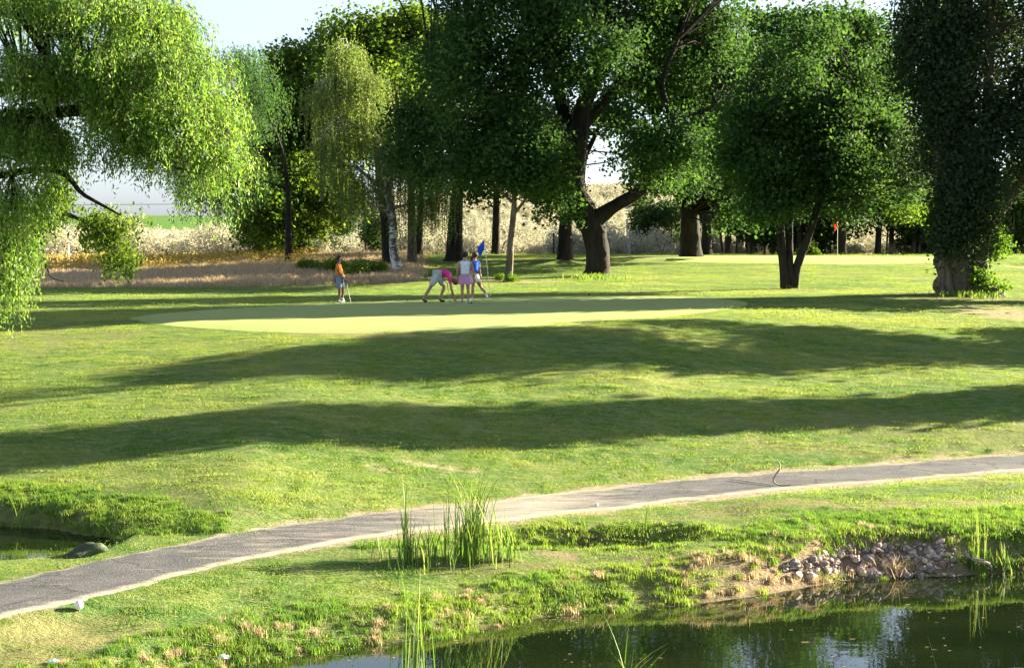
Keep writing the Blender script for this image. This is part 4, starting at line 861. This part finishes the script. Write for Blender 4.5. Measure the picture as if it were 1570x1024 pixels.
# small things at the bottom edge: white blossom tufts
def flake(rs, n, s):
    P = np.stack([rng.normal(0, s, n), rng.normal(0, s * .6, n), np.abs(rng.normal(0, s * .35, n)) + .03], -1); return leaves(P, .06, .05)
for px, py, s, lb in [(82, 1017, .07, 'white feathery scrap on the grass at the bottom left'), (342, 1014, .10, 'white foam scrap at the water edge at lower left'), (88, 851, .05, 'small whitish plant scrap at the left pool edge')]:
    bm = bmesh.new(); bmesh.ops.create_icosphere(bm, subdivisions=3, radius=s)
    for v in bm.verts: v.co = v.co * random.uniform(.6, 1.25); v.co.x *= 1.5; v.co.z = max(-.02, v.co.z * .6)
    bm.verts.ensure_lookup_table(); bmesh.ops.scale(bm, vec=(.6, .6, .6), verts=bm.verts[:]); me = bpy.data.meshes.new('white_scrap'); bm.to_mesh(me); bm.free(); single('white_scrap', me, M['white'], G(px, py) + Vector((0, 0, .03)), lb, 'scrap')
bm = bmesh.new(); bmesh.ops.create_icosphere(bm, subdivisions=4, radius=1)
for v in bm.verts:
    n_ = v.co.copy(); f = 1 + .12 * math.sin(n_.x * 5 + n_.y * 3) + .08 * math.sin(n_.y * 9 + n_.z * 6); v.co = Vector((n_.x * .36 * f, n_.y * .2 * f, max(-.05, n_.z) * .15 * f))
for f in bm.faces: f.smooth = True
me = bpy.data.meshes.new('boulder'); bm.to_mesh(me); bm.free()
o = single('boulder', me, M['moss'], G(130, 852), 'dark mossy hump at the tip of the small left pool', 'boulder'); o.rotation_euler = (0, -.25, .35)
# floating bits on the pond
nb_ = 420; bx = rng.uniform(-3.5, 10, nb_); by = np.array([float(ywat(np.array([a]))[0]) for a in bx]) - np.where(rng.random(nb_) < .55, rng.exponential(.18, nb_) + .03, rng.uniform(.2, 5.5, nb_))
P = np.stack([bx, by, np.full(nb_, WZ + .006)], -1); V = []; T = []; R = []
for i in range(nb_):
    l = rng.uniform(.006, .032) * (2.2 if rng.random() < .12 else 1); w_ = rng.uniform(.004, .012); c, s = math.cos(.2), math.sin(rng.uniform(-.3, .3))
    k = len(V); x, y, z = P[i]; V += [(x - l, y - w_ * .3, z), (x - l * .3, y - w_, z), (x + l, y - w_ * .2, z), (x + l * .4, y + w_, z), (x - l * .6, y + w_ * .7, z)]; T.append((k, k + 1, k + 2)); T.append((k, k + 2, k + 3)); T.append((k, k + 3, k + 4)); R += [rng.random()] * 5
o = mkobj('pond_scum', npmesh('pond_scum', V, T, R), M['dry']); tag(o, kind='stuff')

# ---------------------------------------------------------------- fence posts, wire
def post(px, Y, h, r_, mat, label):
    b = gp(px, Y); tb = Tubes(); tb.add([(0, 0, -.2), (0, 0, h), (0, 0, h + .01)], [r_, r_, r_ * .3], 8)
    o = single('fence_post', tb.build('fence_post'), mat, b, label, 'post')
post(961, 106, 2.4, .05, M['steel'], 'tall thin grey post between the huge trunk and the forked tree')
post(106, 101, 1.2, .025, M['white'], 'thin whitish post before the dark brush under the willow')
post(849, 105, 1.5, .05, M['bark'], 'short dark post left of the stout trunk behind the huge tree')
post(965, 104, 1.6, .04, M['steel'], 'shorter post close to the tall thin grey post')
b = G(1047, 386); tb = Tubes(); tb.add([(0, 0, -.1), (0, 0, .35), (0, 0, .36)], [.06, .06, .02], 8); single('tee_marker', tb.build('tee_marker'), M['white'], b, 'small pale stake at the foot of the forked tree', 'stake')
Y = 240; p0 = at(-400, 306, Y); p1 = at(330, 313, Y)
wr = empty('power_line', (p0.x, Y, hz(p0.x, Y)), 'thin power line crossing the sky gap under the willow', 'power line'); bb_ = Vector(wr.location)
for k, z in enumerate((0,)):
    tb = Tubes(); tb.add([p0 - bb_, (p0 + p1) / 2 - bb_ + Vector((0, 0, -.5)), p1 - bb_], [.035, .035, .035], 5); mkobj('wire', tb.build('wire'), M['black'], wr)
for p in (p0, p1):
    tb = Tubes(); g = hz(p.x, Y) ; tb.add([Vector((p.x, Y, g - .5)) - bb_, p - bb_ + Vector((0, 0, .4))], [.14, .1], 8); mkobj('pole', tb.build('pole'), M['bark2'], wr)

# ---------------------------------------------------------------- flags
def cloth(W_, H_, drape, name):
    V = []; Fc = []; nx_, nz_ = 10, 12
    for j in range(nz_ + 1):
        for i in range(nx_ + 1):
            u, w_ = i / nx_, j / nz_; V.append((-u * W_ * (1 - .35 * drape * w_), .05 * math.sin(u * 9 + w_ * 2) * u, -w_ * H_ - u * drape * H_ * .75 + .02 * math.sin(u * 7)))
    for j in range(nz_):
        for i in range(nx_): a = j * (nx_ + 1) + i; Fc.append((a, a + 1, a + nx_ + 2, a + nx_ + 1))
    me = bpy.data.meshes.new(name); me.from_pydata(V, [], Fc); me.update()
    for p in me.polygons: p.use_smooth = True
    return me
def flag(px, py, h, col, W_, H_, lean, label, drape=.6):
    b = G(px, py); r = empty('golf_flag', b, label, 'flag'); top = Vector((-lean, 0, h))
    pm = solid('pole_cream', (.75, .72, .45), .4, .4); tb = Tubes(); tb.add([(0, 0, -.1), top * .5, top, top + Vector((0, 0, .01))], [.013, .012, .011, .003], 8); mkobj('pole', tb.build('pole'), pm, r)
    fm = leaf_mat('flag_' + col[0], col[1], col[1], col[1], .35, .6, .2, (1, 1, 1)); o = mkobj('flag_cloth', cloth(W_, H_, drape, 'flag_cloth'), fm, r); o.location = top + Vector((0, 0, -.02))
    tb = Tubes(); tb.add([(0, 0, .035), (0, 0, .036), (0, 0, .01)], [.01, .055, .054], 16); mkobj('cup', tb.build('cup'), M['black'], r)
flag(752, 456, 2.05, ('blue', (.02, .09, .55)), .26, .36, .22, 'blue flag on a leaning cream pole on the near putting green', .9)
flag(1284, 397, 2.0, ('red', (.62, .03, .02)), .2, .36, .02, 'red flag on a straight pole on the far putting green', .5)

# ---------------------------------------------------------------- people
def skinmesh(name, nodes, edges, sub=2, root=None):
    """nodes: dict key->(pos, radius or (rx,ry))"""
    keys = list(nodes); idx = {k: i for i, k in enumerate(keys)}
    me = bpy.data.meshes.new(name); me.from_pydata([nodes[k][0] for k in keys], [(idx[a], idx[b]) for a, b in edges], []); me.update()
    o = bpy.data.objects.new(name, me); COL.objects.link(o)
    md = o.modifiers.new('s', 'SKIN'); md.use_smooth_shade = True; md.branch_smoothing = .6
    for i, k in enumerate(keys):
        r_ = nodes[k][1]; sv_ = me.skin_vertices[0].data[i]; sv_.radius = (r_, r_) if not isinstance(r_, tuple) else r_; sv_.use_root = (k == (root or keys[0]))
    s2 = o.modifiers.new('u', 'SUBSURF'); s2.levels = sub; s2.render_levels = sub
    dg = bpy.context.evaluated_depsgraph_get(); dg.update(); ev = o.evaluated_get(dg); m2 = bpy.data.meshes.new_from_object(ev)
    bpy.data.objects.remove(o, do_unlink=True); bpy.data.meshes.remove(me); m2.materials.clear(); return m2
def joinm(name, ms):
    bm = bmesh.new()
    for m in ms: bm.from_mesh(m)
    for f in bm.faces: f.smooth = True
    me = bpy.data.meshes.new(name); bm.to_mesh(me); bm.free()
    for m in ms: bpy.data.meshes.remove(m)
    return me
def blob(c, R, cut=None, seg=16):
    bm = bmesh.new(); bmesh.ops.create_uvsphere(bm, u_segments=seg, v_segments=12, radius=1)
    for v in bm.verts: v.co = Vector((v.co.x * R[0], v.co.y * R[1], v.co.z * R[2]))
    if cut:
        n_, d = cut; n_ = Vector(n_).normalized(); bmesh.ops.bisect_plane(bm, geom=bm.verts[:] + bm.edges[:] + bm.faces[:], plane_co=n_ * d, plane_no=n_, clear_outer=True)
    for v in bm.verts: v.co += Vector(c)
    me = bpy.data.meshes.new('blob'); bm.to_mesh(me); bm.free(); return me
SKIN = solid('skin', (.40, .21, .14), .5, .35, 8, .1); DSKIN = solid('tanned_skin', (.20, .10, .065), .5, .35, 8, .1)
def cl_(name, c): return solid(name, c, .85, .15, 14, .12, .3)
def person(p, J, facing, scale, skin, shirt, lower, shoes, hair, label, skirt=False, sleeves=True, cap=None, long_hair=False, slim=1.0):
    """J: joint name -> local xyz (x to the right, y away, z up). facing: unit vec of nose"""
    r = empty('person', p, label, 'person'); r.scale = (scale,) * 3
    V = {k: Vector(v) for k, v in J.items()}; f = Vector(facing).normalized(); w = slim
    hip = (V['hipL'] + V['hipR']) / 2; neck = V['neck']; sh = (V['shL'] + V['shR']) / 2; sp1 = hip.lerp(sh, .35); sp2 = hip.lerp(sh, .75)
    if 'belly' in V: sp1 = V['belly']
    if 'back' in V: sp2 = V['back']
    head = V['head']
    nd = {'pel': (hip + (sh - hip).normalized() * .04, .125 * w), 'sp1': (sp1, .115 * w), 'sp2': (sp2, .13 * w), 'chest': (sh + (hip - sh).normalized() * .06, .11 * w), 'neck': (neck, .052), 'jaw': (neck.lerp(head, .55), .062), 'head': (head, .085), 'crown': (head + (head - neck).normalized() * .075, .062)}
    ed = [('pel', 'sp1'), ('sp1', 'sp2'), ('sp2', 'chest'), ('chest', 'neck'), ('neck', 'jaw'), ('jaw', 'head'), ('head', 'crown')]
    for s in 'LR':
        nd['sh' + s] = (V['sh' + s], .055); nd['el' + s] = (V['el' + s], .038); nd['wr' + s] = (V['wr' + s], .026); nd['ua' + s] = (V['sh' + s].lerp(V['el' + s], .4), .048); nd['fa' + s] = (V['el' + s].lerp(V['wr' + s], .35), .038)
        hd = (V['wr' + s] - V['el' + s]).normalized(); nd['pm' + s] = (V['wr' + s] + hd * .07, (.038, .024))
        ed += [('chest', 'sh' + s), ('sh' + s, 'ua' + s), ('ua' + s, 'el' + s), ('el' + s, 'fa' + s), ('fa' + s, 'wr' + s), ('wr' + s, 'pm' + s)]
        nd['hp' + s] = (V['hip' + s], .09 * w); nd['th' + s] = (V['hip' + s].lerp(V['kn' + s], .4), .078 * w); nd['kn' + s] = (V['kn' + s], .055); nd['cf' + s] = (V['kn' + s].lerp(V['an' + s], .3), .056); nd['an' + s] = (V['an' + s], .036)
        ed += [('pel', 'hp' + s), ('hp' + s, 'th' + s), ('th' + s, 'kn' + s), ('kn' + s, 'cf' + s), ('cf' + s, 'an' + s)]
    ms = [skinmesh('body', nd, ed, 2, 'pel')]
    for s in 'LR':
        wv = V['wr' + s]; hd = (wv - V['el' + s]).normalized(); sd = hd.cross(Vector((0, 1, 0)) if abs(hd.y) < .8 else Vector((1, 0, 0))).normalized(); pn = hd.cross(sd).normalized()
        for k in range(4):
            o_ = sd * (k - 1.5) * .018; b0 = wv + hd * .06 + o_; L_ = (.065, .078, .074, .056)[k]
            ms.append(skinmesh('f', {'a': (b0, .009), 'b': (b0 + hd * (.035 + L_ * .5), .0085), 'c': (b0 + hd * (.035 + L_ * .8) + pn * L_ * .35, .0075)}, [('a', 'b'), ('b', 'c')], 1))
        b0 = wv + hd * .03 - sd * .02
        ms.append(skinmesh('f', {'a': (b0, .011), 'b': (b0 - sd * .03 + hd * .03, .0105), 'c': (b0 - sd * .035 + hd * .06, .009)}, [('a', 'b'), ('b', 'c')], 1))
    up = (head - neck).normalized(); side = f.cross(up).normalized()
    ms.append(blob(head + f * .098 - up * .012, (.014, .014, .02)))
    for sg in (-1, 1): ms.append(blob(head + side * .083 * sg - up * .01, (.014, .02, .028)))
    mkobj('body', joinm('body', ms), skin, r)
    em = [blob(head + f * .083 + side * .032 * sg + up * .012, (.011, .011, .009), seg=8) for sg in (-1, 1)]; mkobj('eyes', joinm('eyes', em), M['black'], r)
    mkobj('mouth', blob(head + f * .083 - up * .045, (.02, .012, .006), seg=8), solid('lips', (.3, .08, .06)), r)
    # shirt
    g = 1.0
    nd = {'pel': (hip + (sh - hip) * .04, .148 * w), 'sp1': (sp1, .138 * w), 'sp2': (sp2, .15 * w), 'ch': (sh + (hip - sh).normalized() * .05, .128 * w), 'nk': (neck.lerp(sh, .4), .062)}; ed = [('pel', 'sp1'), ('sp1', 'sp2'), ('sp2', 'ch'), ('ch', 'nk')]
    for s in 'LR':
        nd['s' + s] = (V['sh' + s], .073); ed.append(('ch', 's' + s))
        if sleeves: nd['e' + s] = (V['sh' + s].lerp(V['el' + s], .55), .066); ed.append(('s' + s, 'e' + s))
    mkobj('shirt', skinmesh('shirt', nd, ed, 2, 'ch'), shirt, r)
    if skirt:
        k = (V['knL'] + V['knR']) / 2; bm = bmesh.new(); vs = []
        for j in range(6):
            u = j / 5; c = hip.lerp(k, -.12 + u * skirt); R_ = .145 * w + .05 * u
            vs.append([bm.verts.new(c + Vector((math.cos(t) * R_ * 1.1 * (1 + .04 * u * math.sin(t * 7)), math.sin(t) * R_ * .85, 0))) for t in np.linspace(0, 2 * math.pi, 24, endpoint=False)])
        for j in range(5):
            for i in range(24): bm.faces.new((vs[j][i], vs[j][(i + 1) % 24], vs[j + 1][(i + 1) % 24], vs[j + 1][i])).smooth = True
        me = bpy.data.meshes.new('skirt'); bm.to_mesh(me); bm.free(); mkobj('skirt', me, lower, r)
    else:
        nd = {'pel': (hip + (sh - hip) * .06, .142 * w)}; ed = []
        for s in 'LR': nd['h' + s] = (V['hip' + s], .108 * w); nd['t' + s] = (V['hip' + s].lerp(V['kn' + s], .5), .102 * w); nd['k' + s] = (V['hip' + s].lerp(V['kn' + s], .93), .092 * w); ed += [('pel', 'h' + s), ('h' + s, 't' + s), ('t' + s, 'k' + s)]
        mkobj('shorts', skinmesh('shorts', nd, ed, 2, 'pel'), lower, r)
    for s in 'LR':
        a_n, toe = V['an' + s], V['toe' + s]
        mkobj('shoe', skinmesh('shoe', {'a': (a_n + Vector((0, 0, .0)), .045), 'b': (a_n + Vector((0, 0, -.045)), .045), 'c': (a_n.lerp(toe, .6) + Vector((0, 0, -.025)), (.045, .036)), 'd': (toe, (.035, .026))}, [('a', 'b'), ('b', 'c'), ('c', 'd')], 2, 'b'), shoes, r)
        mkobj('sock', skinmesh('sock', {'a': (a_n + Vector((0, 0, .0)), .041), 'b': (a_n.lerp(V['kn' + s], .14), .042)}, [('a', 'b')], 1), M['white'], r)
    mkobj('hair', blob(head + up * .03 - f * .018, (.105, .105, .105), cut=(f - up * .75, .03)), hair, r)
    if long_hair: mkobj('ponytail', skinmesh('pt', {'a': (head - f * .08, .06), 'b': (head - f * .12 - up * .14, .06), 'c': (head - f * .11 - up * .27, .03)}, [('a', 'b'), ('b', 'c')], 2), hair, r)
    if cap is not None:
        c1 = blob(head + up * .045, (.112, .112, .085), cut=(-up, .0)); bm = bmesh.new(); bm.from_mesh(c1)
        vs = [bm.verts.new(head + up * (.045 + dz) + f * (.09 + .1 * math.cos(t)) + side * .085 * math.sin(t)) for dz in (0, .012) for t in np.linspace(-1.5, 1.5, 9)]
        for i in range(8): bm.faces.new((vs[i], vs[i + 1], vs[i + 10], vs[i + 9]))
        bm.faces.new(vs[:9]); bm.faces.new(vs[9:][::-1]); me = bpy.data.meshes.new('cap'); bm.to_mesh(me); bm.free(); mkobj('cap', me, cap, r)
    return r
HAIR = solid('dark_hair', (.018, .013, .010), .6, .3); BHAIR = solid('brown_hair', (.06, .03, .018), .6, .3)
def putter(p, a, b, label):
    """a = grip, b = head, relative"""
    r = empty('putter', p, label, 'golf club'); a, b = Vector(a), Vector(b); tb = Tubes(); tb.add([a, b], [.009, .007], 8); mkobj('shaft', tb.build('shaft'), M['steel'], r)
    tb = Tubes(); tb.add([a, a.lerp(b, .28)], [.015, .012], 8); mkobj('grip', tb.build('grip'), M['black'], r)
    me = bpy.data.meshes.new('club_head'); bm = bmesh.new(); bmesh.ops.create_cube(bm, size=1)
    for v in bm.verts: v.co = Vector((v.co.x * .11, v.co.y * .03, v.co.z * .025)) + b
    bmesh.ops.bevel(bm, geom=bm.edges[:], offset=.006, segments=2, affect='EDGES'); bm.to_mesh(me); bm.free(); mkobj('club_head', me, M['steel'], r)
GZ = Vector((0, 0, .03))
# man in orange, profile to the right, ankles crossed, leaning on his putter
pA = G(520, 466) + GZ
J = dict(hipL=(0, -.08, .86), hipR=(0.02, .08, .86), shL=(-.03, -.17, 1.34), shR=(-.02, .17, 1.34), neck=(-.0, 0, 1.41), head=(.02, 0, 1.55), belly=(.05, 0, 1.0), elL=(.04, -.2, 1.06), wrL=(.19, -.12, .86), elR=(.05, .2, 1.07), wrR=(.20, .1, .86),
         knL=(.03, -.08, .46), anL=(0, -.08, .09), toeL=(.16, -.08, .035), knR=(.14, .06, .48), anR=(.12, -.0, .15), toeR=(.2, -.03, .035))
person(pA, J, (1, 0, -.05), .93, DSKIN, cl_('orange_shirt', (.75, .20, .015)), cl_('grey_blue_shorts', (.20, .24, .32)), cl_('white_shoes', (.6, .6, .58)), HAIR, 'player in orange shirt and grey blue shorts standing alone at left, leaning on a putter', slim=1.12)
putter(pA, (.22, -.02, .86), (.38, -.05, .03), 'putter held upright by the player in orange')
# man in pink bending
pB = G(666, 465) + GZ
J = dict(hipL=(.10, -.09, .84), hipR=(.10, .09, .84), shL=(.47, -.18, .78), shR=(.47, .17, .82), neck=(.55, 0, .76), head=(.62, 0, .65), belly=(.20, 0, .91), back=(.36, 0, .91), elL=(.50, -.2, .48), wrL=(.58, -.15, .24), elR=(.50, .2, .5), wrR=(.54, .12, .3),
         knL=(-.12, -.1, .46), anL=(-.34, -.1, .10), toeL=(-.20, -.1, .035), knR=(.30, .1, .46), anR=(.16, .1, .09), toeR=(.33, .1, .035))
J['wrL'] = (.62, -.15, .16); J['elL'] = (.52, -.2, .45)
person(pB, J, (.45, 0, -.9), 1.08, SKIN, cl_('pink_shirt', (.62, .05, .22)), cl_('pale_shorts', (.45, .48, .50)), M['black'], solid('grey_hair', (.16, .10, .09)), 'player in pink shirt and pale shorts bending down to the hole', slim=1.08, cap=cl_('maroon_cap', (.28, .04, .07)))
putter(pB, (.42, .12, .62), (.52, .10, .03), 'putter held by the bending player in pink')
# woman in white top, seen from behind
pC = G(713, 467) + GZ
J = dict(hipL=(-.09, 0, .88), hipR=(.09, 0, .88), shL=(-.18, 0, 1.36), shR=(.18, 0, 1.36), neck=(0, .0, 1.43), head=(.0, .01, 1.57), elL=(-.25, .0, 1.08), wrL=(-.23, .06, .84), elR=(.27, .02, 1.08), wrR=(.30, .08, .84),
         knL=(-.09, 0, .47), anL=(-.09, 0, .09), toeL=(-.13, .14, .035), knR=(.1, 0, .47), anR=(.1, -.02, .09), toeR=(.20, .06, .035))
person(pC, J, (.15, 1, 0), 1.0, SKIN, cl_('white_top', (.62, .68, .78)), cl_('lilac_skirt', (.50, .25, .42)), cl_('grey_shoes', (.42, .45, .50)), HAIR, 'woman in sleeveless white top and lilac skirt seen from behind', skirt=.75, sleeves=False, slim=1.12)
# woman in blue stepping right
pD = G(726, 463) + GZ
J = dict(hipL=(.02, -.08, .86), hipR=(.04, .08, .86), shL=(-.08, -.08, 1.33), shR=(.16, .1, 1.33), neck=(.03, 0, 1.39), head=(.06, 0, 1.52), elL=(-.12, -.12, 1.06), wrL=(-.02, -.2, .86), elR=(.2, .1, 1.08), wrR=(.24, .0, .86),
         knL=(-.02, -.06, .46), anL=(-.04, -.06, .09), toeL=(.1, -.06, .035), knR=(.22, .06, .50), anR=(.42, .06, .24), toeR=(.48, .06, .10))
person(pD, J, (.7, .7, -.1), 1.0, SKIN, cl_('blue_shirt', (.02, .10, .50)), cl_('white_skirt', (.65, .64, .56)), M['white'], BHAIR, 'woman in blue shirt with long brown hair stepping right behind the woman in white', skirt=.7, long_hair=True)
# little things on the green
for px, py, lb in [(723, 467, 'dark small ball marker by the feet of the woman in white'), (903, 454, 'tiny dark clod on the right part of the near green'), (625, 463, 'tiny dark lump on the green between the orange and pink players')]:
    o = mkobj('ball_marker', ball(.035), M['black']); o.location = G(px, py) + Vector((0, 0, .05)); tag(o, lb, 'marker')
o = mkobj('golf_ball', ball(.03), M['white']); o.location = G(700, 463.5) + Vector((0, 0, .05)); tag(o, 'white golf ball by the hand of the bending player', 'ball')
